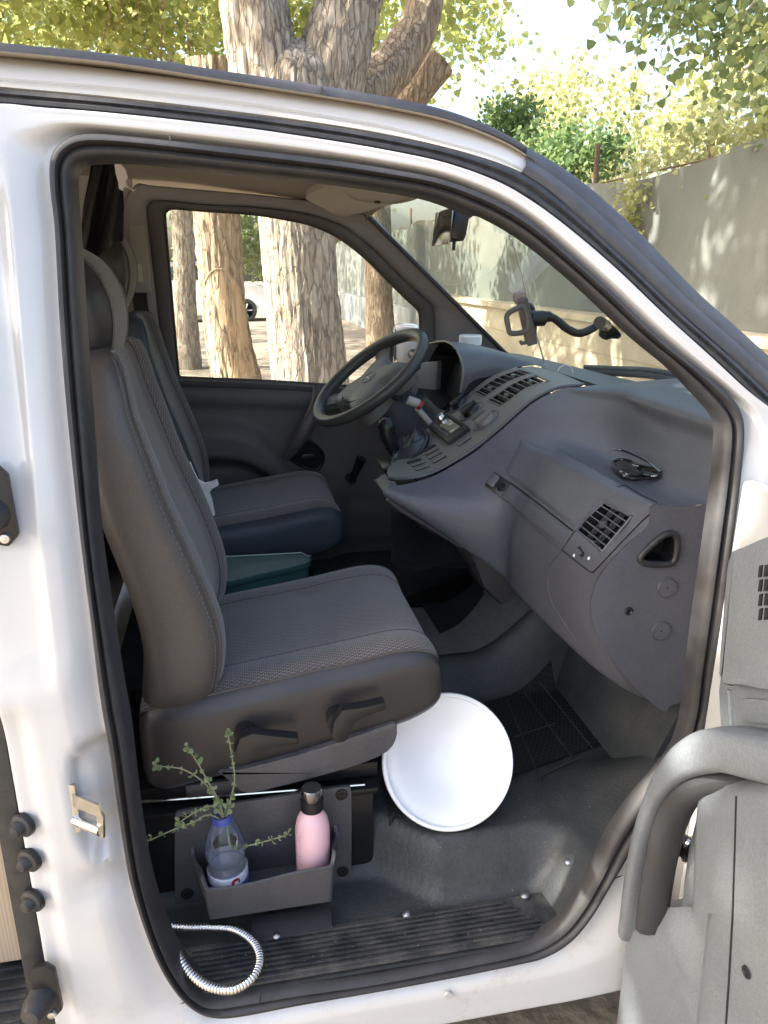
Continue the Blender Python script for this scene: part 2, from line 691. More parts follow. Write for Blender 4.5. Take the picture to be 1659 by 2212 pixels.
# ---- trees
def bark_mat(name, c1, c2, sc=1.):
    m = bpy.data.materials.new(name)
    m.use_nodes = True
    nt = m.node_tree
    b = nt.nodes['Principled BSDF']
    b.inputs['Roughness'].default_value = .95
    b.inputs['Specular IOR Level'].default_value = .15
    tc = nt.nodes.new('ShaderNodeTexCoord')
    mp = nt.nodes.new('ShaderNodeMapping')
    mp.inputs['Scale'].default_value = (22 * sc, 22 * sc, 3.2 * sc)
    nt.links.new(tc.outputs['Object'], mp.inputs[0])
    n = nt.nodes.new('ShaderNodeTexNoise')
    n.inputs['Scale'].default_value = 1
    n.inputs['Detail'].default_value = 9
    n.inputs['Roughness'].default_value = .7
    n.inputs['Distortion'].default_value = .8
    nt.links.new(mp.outputs[0], n.inputs['Vector'])
    rmp = nt.nodes.new('ShaderNodeMapRange')
    rmp.inputs['From Min'].default_value = .35
    rmp.inputs['From Max'].default_value = .65
    nt.links.new(n.outputs[0], rmp.inputs['Value'])
    mx = nt.nodes.new('ShaderNodeMix')
    mx.data_type = 'RGBA'
    mx.inputs['A'].default_value = (*c1, 1)
    mx.inputs['B'].default_value = (*c2, 1)
    nt.links.new(rmp.outputs[0], mx.inputs['Factor'])
    nt.links.new(mx.outputs['Result'], b.inputs['Base Color'])
    mp2 = nt.nodes.new('ShaderNodeMapping')
    mp2.inputs['Scale'].default_value = (19 * sc, 19 * sc, 4.2 * sc)
    nt.links.new(tc.outputs['Object'], mp2.inputs[0])
    wob = nt.nodes.new('ShaderNodeTexNoise')
    wob.inputs['Scale'].default_value = 2.2
    wob.inputs['Detail'].default_value = 5
    nt.links.new(mp2.outputs[0], wob.inputs['Vector'])
    add = nt.nodes.new('ShaderNodeVectorMath')
    add.operation = 'MULTIPLY_ADD'
    nt.links.new(wob.outputs['Color'], add.inputs[0])
    add.inputs[1].default_value = (.9, .9, .5)
    nt.links.new(mp2.outputs[0], add.inputs[2])
    vo = nt.nodes.new('ShaderNodeTexVoronoi')
    vo.feature = 'DISTANCE_TO_EDGE'
    vo.inputs['Scale'].default_value = 1
    nt.links.new(add.outputs[0], vo.inputs['Vector'])
    cr_ = nt.nodes.new('ShaderNodeMapRange')
    cr_.inputs['From Min'].default_value = .0
    cr_.inputs['From Max'].default_value = .09
    nt.links.new(vo.outputs['Distance'], cr_.inputs['Value'])
    dk = nt.nodes.new('ShaderNodeMix')
    dk.data_type = 'RGBA'
    dk.inputs['A'].default_value = (c1[0] * .62, c1[1] * .62, c1[2] * .62, 1)
    nt.links.new(mx.outputs['Result'], dk.inputs['B'])
    nt.links.new(math_node(nt, 'ADD', math_node(nt, 'MULTIPLY', cr_.outputs[0], .38), .62), dk.inputs['Factor'])
    nt.links.new(dk.outputs['Result'], b.inputs['Base Color'])
    hsum = math_node(nt, 'ADD', math_node(nt, 'MULTIPLY', cr_.outputs[0], .45), math_node(nt, 'MULTIPLY', n.outputs[0], .5))
    bp = nt.nodes.new('ShaderNodeBump')
    bp.inputs['Strength'].default_value = 1.
    bp.inputs['Distance'].default_value = .022
    nt.links.new(hsum, bp.inputs['Height'])
    nt.links.new(bp.outputs[0], b.inputs['Normal'])
    MATS[name] = m
    return m


BARK = bark_mat('grey_bark', (.19, .155, .115), (.44, .385, .31), 1.0)
BARKW = bark_mat('tan_bark', (.20, .145, .095), (.40, .325, .23))
BAREW = bark_mat('bare_wood', (.36, .25, .15), (.56, .44, .29), .35)


def trunk(name, pts, rad, m, parent, seg=72, step=40, amp=.035, seed=0., furrow=7., cap=True):
    """tapered limb with real ridges and furrows"""
    pts = cr([Vector(p) for p in pts], step)
    rr = [q.x for q in cr([Vector((r_, 0, 0)) for r_ in rad], step)]
    n = len(pts)
    v, f = [], []
    T0 = (pts[1] - pts[0]).normalized()
    ref = Vector((0, 1, 0)) if abs(T0.y) < .9 else Vector((1, 0, 0))
    N = T0.cross(ref).normalized()
    s = 0
    for i in range(n):
        t = (pts[min(i + 1, n - 1)] - pts[max(i - 1, 0)]).normalized()
        N = (N - t * N.dot(t)).normalized()
        B = t.cross(N)
        if i:
            s += (pts[i] - pts[i - 1]).length
        for k in range(seg):
            a = 2 * math.pi * k / seg
            c = Vector((math.cos(a) * furrow, math.sin(a) * furrow, s * 1.6 + seed))
            w = noise.noise(c * .35 + Vector((0, 0, s)))
            rg = 1 - abs(noise.noise(c + Vector((w, w, 0)) * 1.5)) * 1.25 - .22 * abs(noise.noise(c * 2.3))
            lump = noise.noise(Vector((math.cos(a) * 1.3, math.sin(a) * 1.3, s * .9 + seed)))
            r_ = rr[i] * (1 + lump * .09) + amp * (max(0, rg) ** 2.2 - .5) * min(1, rr[i] / .2)
            v.append(pts[i] + (N * math.cos(a) + B * math.sin(a)) * r_)
    for i in range(n - 1):
        for k in range(seg):
            f.append((i * seg + k, i * seg + (k + 1) % seg, (i + 1) * seg + (k + 1) % seg, (i + 1) * seg + k))
    if cap:
        f.append(tuple((n - 1) * seg + k for k in range(seg)))
    return mesh(name, v, f, m, parent, 75)


LEAF = np.array([(0, .06, 0), (.46, .20, .07), (.40, .56, .04), (0, 1.05, -.10), (-.40, .56, .04), (-.46, .20, .07)])
LEAFF = [(0, 1, 2, 3), (0, 3, 4, 5)]


def leaf_cloud(name, pos, size, m, parent, seed=1, droop=.4):
    """many leaf faces at the given points"""
    r_ = np.random.default_rng(seed)
    n = len(pos)
    q = r_.normal(size=(n, 3))
    q[:, 2] -= droop
    d = q / np.linalg.norm(q, axis=1, keepdims=True)
    s = np.cross(d, r_.normal(size=(n, 3)))
    s /= np.linalg.norm(s, axis=1, keepdims=True)
    u = np.cross(s, d)
    sz = size * r_.uniform(.6, 1.25, n)
    V = pos[:, None, :] + sz[:, None, None] * (LEAF[None, :, 0:1] * s[:, None, :] + LEAF[None, :, 1:2] * d[:, None, :] + LEAF[None, :, 2:3] * u[:, None, :])
    V = V.reshape(-1, 3)
    base = np.arange(n)[:, None] * 6
    F = np.concatenate([base + np.array([[0, 1, 2, 3]]), base + np.array([[0, 3, 4, 5]])], axis=1).reshape(-1, 4)
    me = bpy.data.meshes.new(name)
    me.vertices.add(len(V))
    me.vertices.foreach_set('co', V.astype(np.float32).ravel())
    me.loops.add(F.size)
    me.loops.foreach_set('vertex_index', F.astype(np.int32).ravel())
    me.polygons.add(len(F))
    me.polygons.foreach_set('loop_start', np.arange(0, F.size, 4, dtype=np.int32))
    me.update(calc_edges=True)
    me.materials.append(m)
    o = bpy.data.objects.new(name, me)
    link(o, parent)
    return o


def clumps(boxes, seed):
    """boxes: (centre, radii, n_clumps, leaves_per_clump, clump_radius)"""
    r_ = np.random.default_rng(seed)
    out = []
    for c, rad, nc, nl, cr_ in boxes:
        d = r_.normal(size=(nc, 3))
        d /= np.linalg.norm(d, axis=1, keepdims=True)
        cen = np.array(c) + d * (r_.uniform(.25, 1, (nc, 1)) ** .5) * np.array(rad)
        for q in cen:
            out.append(q + r_.normal(size=(nl, 3)) * cr_ * r_.uniform(.6, 1.3))
    return np.concatenate(out)


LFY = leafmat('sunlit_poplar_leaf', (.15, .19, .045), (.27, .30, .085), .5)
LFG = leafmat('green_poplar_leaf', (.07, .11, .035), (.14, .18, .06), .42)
LFD = leafmat('dark_ivy_leaf', (.05, .10, .03), (.10, .16, .05), .35)
LFB = leafmat('bright_hedge_leaf', (.19, .22, .075), (.35, .35, .14), .5)

# big forked poplar beside the van
t1 = thing('poplar_tree', 'big grey forked poplar, its trunk sunlit on the left, behind the driver window', 'tree', (.56, 5.0, 0))
trunk('trunk', [(.62, 5.0, -.05), (.60, 5.0, .5), (.56, 5.0, 1.2), (.52, 5.0, 2.0), (.52, 5.0, 2.5), (.54, 5.0, 2.85), (.55, 5.0, 3.05)], [.38, .31, .275, .275, .32, .30, .10], BARK, t1, 150, 60, .020, 3.1, 11)
trunk('limb', [(.40, 5.0, 2.55), (.33, 5.0, 2.95), (.26, 5.02, 3.4), (.12, 5.1, 4.3), (-.1, 5.3, 5.6)], [.27, .24, .21, .19, .14], BARK, t1, 72, 24, .03, 8.2, 6)
trunk('limb', [(.68, 5.0, 2.55), (.80, 5.0, 2.95), (.95, 5.0, 3.4), (1.2, 4.9, 4.4), (1.5, 4.6, 5.8)], [.27, .25, .215, .19, .14], BARK, t1, 72, 24, .03, 5.7, 6)
trunk('limb', [(.85, 5.2, 2.55), (1.15, 5.4, 2.85), (1.42, 5.6, 3.15), (1.62, 5.7, 3.5), (1.75, 5.8, 4.3)], [.17, .165, .16, .14, .11], BARKW, t1, 56, 24, .02, 1.7, 5)
trunk('stub', [(.62, 5.15, 1.75), (1.0, 5.6, 2.2), (1.45, 6.0, 2.7), (1.62, 6.0, 2.95), (1.82, 6.0, 3.2)], [.17, .15, .13, .13, .15], BARKW, t1, 48, 24, .02, 2.7, 5)
MB().tube([(1.74, 6, 3.15), (1.72, 6, 3.4), (1.80, 6, 3.75)], [.014, .01, .005], 6).build('twig', BARKW, t1)
MB().tube([(1.62, 6, 3.05), (1.66, 6, 3.35), (1.60, 6, 3.6)], [.012, .008, .004], 6).build('twig', BARKW, t1)
# crown: leaves in view at the top left plus canopy added, mostly unseen, to shade van, wall and ground
pos = clumps([((-2.0, 8.6, 4.4), (1.9, .9, .9), 85, 62, .19), ((-.5, 8.8, 4.3), (1.0, .6, .7), 30, 55, .18), ((.6, 7.4, 4.1), (1.0, .7, .5), 26, 45, .18), ((1.9, 7.6, 4.3), (.9, .6, .5), 26, 42, .17), ((1.3, 6.4, 3.2), (.35, .3, .35), 9, 36, .09)], 11)
o = leaf_cloud('crown', pos, .085, LFY, t1, 3)
o['kind'] = 'stuff'
pos = clumps([((-4.7, .2, 6.0), (2.8, 2.6, 1.0), 190, 48, .28), ((-4.5, -2.2, 6.8), (2.8, 2.0, .8), 60, 44, .30), ((-8.5, 15, 8.2), (5.0, 6.5, .8), 200, 44, .34), ((-3.0, 5.0, 7.6), (1.8, 3.4, .7), 130, 40, .22), ((-5.0, 20, 8.4), (3.0, 9, .7), 260, 42, .34)], 12)
o = leaf_cloud('crown', pos, .15, LFG, t1, 4)
o['kind'] = 'stuff'

rt_b = random.Random(3)
for k_ in range(22):                                   # twigs carrying the visible crown
    a_ = Vector((.1 - .5 * rt_b.random(), 5.2 + rt_b.random(), 4.0 + rt_b.random()))
    b_ = Vector((rt_b.uniform(-3.6, .3), rt_b.uniform(7.9, 9.2), rt_b.uniform(3.6, 4.9)))
    m_ = a_.lerp(b_, .5) + Vector((0, 0, .35))
    q_ = cr([a_, m_, b_, b_ + Vector((rt_b.uniform(-.3, .3), .1, -.25))], 6)
    MB().tube(q_, [.022 * (1 - i_ / len(q_)) + .003 for i_ in range(len(q_))], 5).build('branch', BARKW, t1)

# second trunk with a bare scar
t2 = thing('scarred_tree', 'tan tree trunk with a bare arched scar of stripped wood', 'tree', (.0, 6.0, 0))
trunk('trunk', [(.14, 6, -.05), (.06, 6, .4), (-.02, 6, .9), (-.055, 6, 1.5), (-.06, 6, 2.1), (-.02, 6, 2.7), (.0, 6, 3.12)], [.29, .235, .205, .195, .19, .20, .22], BARKW, t2, 84, 36, .022, 12.3, 6)
sc_rows = []
for i in range(30):
    t = i / 29
    z = L(.2, 1.56, t)
    cx = float(np.interp(z, [-.05, .4, .9, 1.5, 2.1], [.14, .06, -.02, -.055, -.06]))
    rr_ = float(np.interp(z, [-.05, .4, .9, 1.5, 2.1], [.29, .235, .205, .195, .19])) + .004
    wd = 1.0 * math.sqrt(max(0, 1 - (max(0, z - 1.15) / .42) ** 2)) * (1 + .16 * noise.noise(Vector((z * 7, 0, 0))))
    row = []
    for k in range(15):
        a = -math.pi / 2 + (k / 7 - 1) * wd * 1.05 - .05
        dent = -.004 * (1 - abs(k / 7 - 1) ** 4) + .006 * noise.noise(Vector((k * .9, z * 2.5, 3)))
        row.append((cx + math.cos(a) * (rr_ + dent), 6 + math.sin(a) * (rr_ + dent), z))
    sc_rows.append(row)
v, f, uv = loft(sc_rows)
mesh('bare_scar', v, f, BAREW, t2, 75)
rimp = [Vector(r_[0]) for r_ in sc_rows] + [Vector(q) for q in sc_rows[-1]] + [Vector(r_[-1]) for r_ in sc_rows[::-1]]
MB().tube(resample(rimp, 90), [.006 + .007 * abs(noise.noise(Vector((i_ * .35, 0, 0)))) for i_ in range(90)], 8).build('scar_rim', BARKW, t2)
o = leaf_cloud('crown', clumps([((-2.6, 7.5, 4.2), (1.4, 1.2, 1.0), 46, 50, .2)], 21), .09, LFY, t2, 9)
o['kind'] = 'stuff'

t3 = thing('slim_tree', 'slim grey trunk in dappled shade at the rear edge of the driver window', 'tree', (-.68, 12, 0))
trunk('trunk', [(-.72, 12, 0), (-.68, 12, 1.2), (-.62, 12, 2.4), (-.6, 12, 4.5)], [.22, .17, .17, .14], BARK, t3, 48, 30, .02, 5.5, 5)
o = leaf_cloud('crown', clumps([((-1.0, 12, 5.6), (2.2, 1.6, 1.2), 60, 45, .3)], 22), .12, LFG, t3, 10)
o['kind'] = 'stuff'
t4 = thing('fence_tree', 'pale trunk against the grey screen, seen over the steering wheel', 'tree', (2.8, 14, 0))
trunk('trunk', [(2.86, 14, 0), (2.82, 14, 1.0), (2.80, 14, 2.2), (2.75, 14, 4.5)], [.31, .26, .25, .2], BARKW, t4, 48, 30, .02, 9.5, 5)
o = leaf_cloud('crown', clumps([((2.6, 14, 5.6), (2.4, 1.8, 1.2), 70, 45, .3)], 23), .12, LFY, t4, 11)
o['kind'] = 'stuff'

# overhanging branch at the top right with large leaves, each a leaf of its own
t5 = thing('overhanging_tree', 'leafy branches hanging in from above the fence at the top right', 'tree', (4.6, 3.4, 0))
trunk('trunk', [(4.9, 3.0, 0), (4.7, 3.1, 2.0), (4.4, 3.2, 4.0), (4.0, 3.2, 5.0)], [.16, .14, .12, .09], BARKW, t5, 32, 16, .01, 3.3, 4)
br = []
rb_ = random.Random(4)
for sx, sy, sz, ex, ey, ez in ((4.2, 3.2, 4.6, 2.25, 3.2, 3.0), (4.1, 3.2, 4.4, 2.6, 3.0, 2.75), (4.2, 3.3, 4.0, 3.0, 3.1, 2.45), (4.2, 3.2, 3.6, 2.9, 3.0, 2.75), (4.2, 3.2, 4.4, 1.95, 3.3, 3.1), (4.3, 3.3, 3.4, 2.75, 3.2, 2.55)):
    a, b = Vector((sx, sy, sz)), Vector((ex, ey, ez))
    q = cr([a, a.lerp(b, .5) + Vector((0, 0, .25)), b], 10)
    MB().tube(q, [.018 * (1 - i / len(q)) + .003 for i in range(len(q))], 6).build('branch', BARKW, t5)
    br.append(q)
lme = None
cnt = 0
crown5 = part('crown', t5)
crown5.parent = t5
crown5.matrix_parent_inverse = Matrix.Translation(-t5.location)
lv = [Vector(q) for q in LEAF]
lme = bpy.data.meshes.new('leaf')
lme.from_pydata([tuple(q) for q in lv], [], LEAFF)
lme2 = lme.copy()
lme.materials.append(LFG)
lme2.materials.append(LFY)
targets = []
for _ in range(900):
    x = rb_.uniform(1235, 1700)
    y = rb_.uniform(-30, 330)
    lim = 30 + (x - 1235) * .62 if x < 1560 else 235 + (x - 1560) * .2
    if y > lim or rb_.random() > .4 + .6 * (x - 1235) / 420:
        continue
    targets.append((x, y))
    if len(targets) >= 290:
        break
for x, y in targets:
    p_ = P(x, y, 'Y', rb_.uniform(2.7, 3.6))
    o = bpy.data.objects.new('leaf', lme if rb_.random() < .62 else lme2)
    col.objects.link(o)
    o.parent = crown5
    o.matrix_parent_inverse = Matrix.Translation(-t5.location)
    o.matrix_parent_inverse = Matrix.Identity(4)
    o.location = p_
    o.rotation_euler = (rb_.uniform(1.2, 2.6) * rb_.choice((-1, 1)), rb_.uniform(-.8, .8), rb_.uniform(0, 6.28))
    s = rb_.uniform(.038, .066)
    o.scale = (s, s, s)
o = leaf_cloud('inner_leaves', clumps([((3.1, 3.9, 3.2), (.7, .5, .5), 60, 26, .14), ((3.9, 3.6, 3.3), (.6, .5, .8), 60, 28, .18), ((2.6, 3.6, 3.2), (.7, .3, .35), 26, 16, .12)], 31), .052, LFG, t5, 12)
o['kind'] = 'stuff'


def bush(name, label, cat, boxes, m, size, seed, foot, group=None, stem=None):
    t = thing(name, label, cat, foot, group)
    zc = boxes[0][0]
    MB().tube([foot, (L(foot[0], zc[0], .6), L(foot[1], zc[1], .6), zc[2] * .6), zc], [.10, .08, .03], 8).build('trunk', BARK, t)
    o = leaf_cloud('crown', clumps(boxes, seed), size, m, t, seed)
    o['kind'] = 'stuff'
    return t


bush('ivy_bush', 'rounded dark green ivy clump behind the roof corner', 'bush', [(tuple(P(1108, 258, 'X', 5.2)), (.48, .5, .30), 46, 30, .13)], LFD, .085, 41, (5.2, P(1108, 258, 'X', 5.2).y, 0))
bush('clipped_bush', 'wide green clipped bush behind the fence post', 'bush', [(tuple(P(1240, 330, 'X', 4.6)), (.62, .9, .26), 60, 30, .13)], LFD, .075, 42, (4.6, P(1240, 330, 'X', 4.6).y, 0))
bush('fence_climber', 'yellow green climber spilling over the shade cloth', 'climbing plant', [((3.9, 5.2, 2.55), (.3, 1.1, .22), 40, 30, .10), ((3.52, 5.75, 2.1), (.06, .28, .35), 14, 22, .06), ((4.0, 3.4, 2.6), (.4, .8, .25), 30, 30, .1)], LFB, .055, 43, (4.0, 5.2, 0))
bush('yellow_tree', 'pale sunlit yellow tree in the haze beyond the fence', 'tree', [((11, 14, 4.6), (2.4, 2.0, 1.9), 110, 70, .32)], LFB, .10, 44, (11, 14, 0))
bush('hazy_tree', 'washed out tree far behind the bonnet end of the fence', 'tree', [((8.5, 18, 4.6), (2.6, 2.2, 1.3), 90, 60, .34)], LFB, .12, 45, (8.5, 18, 0))
bush('corner_tree', 'bright green tree at the right edge above the fence', 'tree', [((9.0, 8.5, 3.8), (1.6, 1.6, 1.4), 100, 70, .26)], LFB, .075, 46, (9, 8.5, 0))
bush('far_tree', 'green tree standing behind the parked white car', 'tree', [((2.5, 38, 3.4), (5, 2, 3.0), 160, 34, .5)], LFG, .26, 47, (2.5, 38, 0))
bush('left_tree', 'leafy tree far behind the slim trunk on the left', 'tree', [((-7, 34, 6), (6, 2, 4.5), 170, 34, .6)], LFY, .28, 48, (-7, 34, 0))

# ---- the white car parked among the trees
car = thing('parked_car', 'white car parked far off between the two tree trunks', 'car', (.3, 24.0, 0))
sidep = [(-2.2, .45), (-2.2, 1.0), (-1.9, 1.12), (-1.5, 1.65), (-.2, 1.7), (.45, 1.22), (1.35, 1.05), (1.85, .85), (1.95, .5), (1.75, .38), (-2.0, .38)]
CX = P(530, 658, 'Y', 23.2).x + .55 - .92
rows = []
for k, (yy, s) in enumerate(((-.85, .9), (-.87, 1), (-.8, 1), (.8, 1), (.87, 1), (.85, .9))):
    q = cr([Vector((CX - .55 + x * s, 24 + yy * (1 if z < 1.1 else .8), .9 + (z - .9) * s)) for x, z in sidep], 4, True)
    rows.append(q)
v, f, uv = loft(rows, closed_u=True)
nq = len(rows[0])
f += [tuple(range(nq - 1, -1, -1)), tuple(5 * nq + k for k in range(nq))]
mesh('car_body', v, f, PAINT, car, 50)
GW = mat('car_window_dark', (.02, .025, .03), .1, coat=1)
MB().prism([(CX - .55 + x, 24 - .72, z) for x, z in ((-1.4, 1.2), (-1.2, 1.58), (-.25, 1.62), (.28, 1.22))], (0, -.02, 0), .01).build('side_window', GW, car)
for x in (-1.75, .92):
    cw = part('wheel', car)
    cw.matrix_parent_inverse = Matrix.Translation(-car.location)
    c = Vector((CX - .55 + x, 24 - .80, .34))
    a = MB().lathe([(.2, -.1), (.31, -.1), (.34, -.05), (.34, .08), (.2, .1)], c, (0, 1, 0), 32).build('tyre', RUBBER, cw)
    b = MB().lathe([(0, -.07), (.05, -.075), (.07, -.06), (.19, -.07), (.215, -.1), (.225, -.1)], c, (0, 1, 0), 32).build('rim', SCREW, cw)
    for k in range(5):
        ang = k * 2 * math.pi / 5
        MB().tube([c + Vector((0, -.08, 0)), c + Vector((math.cos(ang) * .2, -.09, math.sin(ang) * .2))], .022, 6).build('rim_spoke', SCREW, cw)
MB().box((CX - .55 + 1.85, 24 - .65, .82), .12, .3, .12, bev=.03).build('headlight', GW, car)
pv_ = thing('parked_van', 'white van with a red stripe at the far left of the driver window', 'van', (-5.0, 26, 0))
rows = [[Vector((-5.0 + x, 26 + y, z)) for x, z in ((-2.4, .4), (-2.4, 2.6), (1.3, 2.6), (1.9, 1.5), (2.4, 1.3), (2.45, .4))] for y in (-.95, .95)]
v, f, uv = loft(rows, closed_u=True)
f += [tuple(range(5, -1, -1)), tuple(range(6, 12))]
mesh('van_body', v, f, PAINT, pv_, 30)
MB().box((-5.2, 25.04, 1.55), 3.2, .01, .10).build('red_stripe', REDP, pv_)
for x in (-1.6, 1.5):
    MB().lathe([(0, -.1), (.2, -.1), (.34, -.08), (.34, .1)], (-5.0 + x, 25.1, .34), (0, 1, 0), 24).build('wheel', RUBBER, pv_)

# ================================================================== THE VAN
van = thing('camper_van', 'white camper van with its front passenger door open, grey interior in view', 'van')

# ---- door seal and painted side frame round the opening (outer / inner survey points, clockwise from the rear post)
SO = [(235, 1606), (215, 1486), (180, 1200), (152, 950), (132, 720), (120, 500), (109, 400), (112, 340), (138, 305), (190, 288), (300, 296), (500, 318), (700, 343), (830, 363), (952, 387), (1056, 426), (1134, 471), (1212, 536), (1316, 629), (1420, 728), (1503, 796), (1560, 842), (1590, 880), (1600, 930), (1592, 1031), (1577, 1149), (1557, 1306), (1538, 1443), (1522, 1540), (1490, 1612), (1415, 1738), (1358, 1832), (1316, 1899), (1275, 1967), (1230, 2020), (1175, 2054), (1108, 2071), (952, 2102), (796, 2130), (640, 2158), (530, 2180), (470, 2184), (425, 2170), (385, 2135), (345, 2075), (310, 1990), (277, 1877), (255, 1740)]
SI = [(277, 1600), (256, 1480), (212, 1190), (193, 950), (176, 720), (163, 510), (156, 420), (156, 376), (172, 352), (205, 345), (300, 346), (500, 368), (690, 388), (815, 405), (930, 425), (1025, 460), (1105, 502), (1180, 557), (1272, 637), (1368, 728), (1450, 796), (1510, 858), (1543, 897), (1554, 935), (1547, 1031), (1533, 1140), (1510, 1300), (1491, 1443), (1478, 1550), (1450, 1630), (1375, 1720), (1316, 1806), (1280, 1884), (1245, 1945), (1205, 1996), (1150, 2030), (1080, 2050), (940, 2078), (796, 2105), (640, 2125), (530, 2142), (462, 2152), (426, 2140), (393, 2104), (363, 2046), (334, 1965), (312, 1870), (293, 1740)]
so = [PS(*p) for p in SO]
si = [PS(*p) for p in SI]
OUTPX = {9: (100, 238), 10: (250, 250), 11: (500, 277), 12: (693, 305), 13: (830, 328), 14: (952, 354), 15: (1056, 390), 16: (1130, 430), 17: (1212, 489), 18: (1316, 577), 19: (1420, 676), 20: (1524, 770), 21: (1600, 840), 22: (1680, 905), 23: (1700, 960)}
ou = []
for i, p in enumerate(so):
    z, x = p.z, p.x
    if i in OUTPX:
        q = PS(*OUTPX[i])
    elif i < 8:
        q = Vector((-.335, SY(min(z + .05 * (i == 7), 1.76)), z + .05 * (i == 7)))
    elif i == 8:
        q = PS(0, 229)
    elif i < 33:
        q = Vector((.86, SY(z), z))
    elif i < 36:
        q = Vector((x + [.2, .16, .09][i - 33], 0, [.34, .31, .30][i - 33]))
    elif i < 43:
        q = Vector((x, 0, .30))
    else:
        q = Vector((-.335, 0, [.33, .40, .50, .66, .78][i - 43]))
    ou.append(q)
NS = 6
so_, si_, ou_ = cr(so, NS, True), cr(si, NS, True), cr(ou, NS, True)
_d = None
v, f, uv = band(so_, si_, [(-.03, -.004), (0, .004), (.06, .012), (.18, .0185), (.34, .0185), (.45, .012), (.49, .004), (.53, .004), (.57, .011), (.70, .0155), (.84, .013), (.95, .004), (1., -.012), (1.0, -.05)], True)
ns_ = len(so_)
for i_ in range(ns_):
    q = v[13 * ns_ + i_]
    if q.x > .35:
        q.y = v[12 * ns_ + i_].y + .004
mesh('door_seal', v, f, RUBBER_G, van, 60)
# seal butt joint at the sill
jp = PS(563, 2155)
MB().tube([PS(561, 2168, -.019), PS(562, 2155, -.02), PS(563, 2140, -.017)], .0012, 6).build('seal_joint', CAVITY, van)
pk_ = [Vector(q + (0,)) for q in ((-.02, -.006), (.05, -.004), (.12, .001), (.22, .009), (.32, .014), (.42, .016), (.7, .017), (.93, .018), (1., .0165), (1.012, .008), (1.015, -.03))]
v, f, uv = band(so_, ou_, [(q.x, q.y) for q in cr(pk_, 4)], True)
for q in v:                                            # pressings of the rear post
    if q.x < -.19 and q.z < 1.78:
        q.y += .009 * (1 - ss(-.272, -.258, q.x)) * ss(1.02, 1.10, q.z) * (1 - ss(1.62, 1.72, q.z))
        q.y += .010 * ss(-.300, -.312, q.x) * (1 - ss(.95, 1.05, q.z))
        e_ = ((q.x + .212) / .052) ** 2 + (max(0, abs(q.z - .845) - .05) / .055) ** 2
        q.y += .020 * (1 - ss(.55, 1.0, e_))
        q.y += .012 * math.exp(-((q.z - .70) / .03) ** 2) * ss(-.30, -.24, q.x)
        q.y -= .007 * math.exp(-((q.z - 1.045 - .25 * (q.x + .25)) / .02) ** 2) * (1 - ss(-.25, -.21, q.x))
BODY_V, BODY_F = v, f
mesh('side_frame', v, f, PAINT, van, 50)
# pressed creases on the rear post
for pts, rr in (([(60, 250), (52, 420), (58, 700), (72, 1000), (88, 1300), (104, 1500)], .004), ([(20, 500), (30, 900), (40, 1130)], .003)):
    pass
# dusty inner sill face below the seal
# ---- roof edge: rail, drip channel, painted strips
R0 = [(-150, 82), (0, 97), (250, 122), (500, 160), (693, 190), (830, 213), (952, 240), (1056, 279), (1121, 315), (1160, 340)]
R1 = [(-150, 104), (0, 119), (250, 150), (500, 182), (693, 209), (830, 233), (952, 257), (1056, 291), (1119, 322), (1158, 350)]
R2 = [(-150, 157), (0, 172), (250, 192), (500, 220), (693, 251), (830, 275), (952, 308), (1056, 336), (1121, 365), (1160, 392)]
R3 = [(-150, 177), (0, 192), (250, 215), (500, 245), (693, 270), (830, 293), (952, 318), (1056, 348), (1124, 374)]
A3 = [(1186, 416), (1264, 484), (1368, 582), (1472, 681), (1576, 772), (1680, 870), (1780, 965)]
R4 = [(-150, 212), (0, 229), (250, 250), (500, 277), (693, 305), (830, 328), (952, 354), (1056, 390), (1124, 426)]
A4 = [(1175, 462), (1240, 512), (1330, 590), (1436, 692), (1540, 785), (1640, 882), (1735, 975)]
TT = [(1124, 320), (1190, 354), (1275, 414), (1385, 515), (1490, 624), (1590, 714), (1700, 812), (1800, 905)]


def side(pxs, off, back=True):
    q = [PS(x, y, off) for x, y in pxs]
    if back:
        q = [Vector((-1.9, q[0].y - .004, q[0].z + .012)), Vector((-.9, q[0].y - .002, q[0].z + .008))] + q
    return cr(q, 8)


r0, r1, r2, r3, r4 = side(R0, .062), side(R1, .05), side(R2, .014), side(R3 + A3, .006), side(R4 + A4, 0)
v, f, uv = band(r1, r0, [(0, -.006), (0, .004), (.25, .008), (.7, .008), (.95, .004), (1.15, -.02)], nrm=(0, -.8, .6))
mesh('roof_rail', v, f, TRIMX, van, 50)
rj = len(r0) - 1 - 8 * 4
MB().tube([PS(695, 189, .045), PS(694, 209, .038)], .0012, 6).build('rail_joint', CAVITY, van)
v, f, uv = band(r2, r1, [(0, -.004), (.06, .002), (.3, .008), (.7, .008), (1, 0)], nrm=(0, -.9, .4))
mesh('roof_side_strip', v, f, PAINT, van, 50)
r3s = resample(r3[:len(r2)], len(r2))
r3s = side(R3 + [(1162, 400)], .006)
v, f, uv = band(r3s, r2, [(0, -.004), (.2, .003), (.55, .0045), (.85, 0), (1, -.005)])
mesh('gutter_lip', v, f, PAINT_D, van, 50)
v, f, uv = band(r4, r3, [(-.02, -.012), (0, .010), (.12, .017), (.3, .0185), (.42, .013), (.5, .012), (.62, .016), (.8, .015), (.95, .006), (1.0, -.008)])
mesh('gutter_seal', v, f, RUBBER, van, 55)
a3 = cr([PS(x, y, .004) for x, y in [R3[-1]] + A3], 8)
tt = cr([PS(x, y, .07) for x, y in TT], 8)
v, f, uv = band(a3, tt, [(-.05, -.015), (0, .004), (.1, .013), (.3, .016), (.36, .012), (.42, .016), (.75, .016), (.95, .008), (1.03, -.012)], nrm=(.25, -.85, .4))
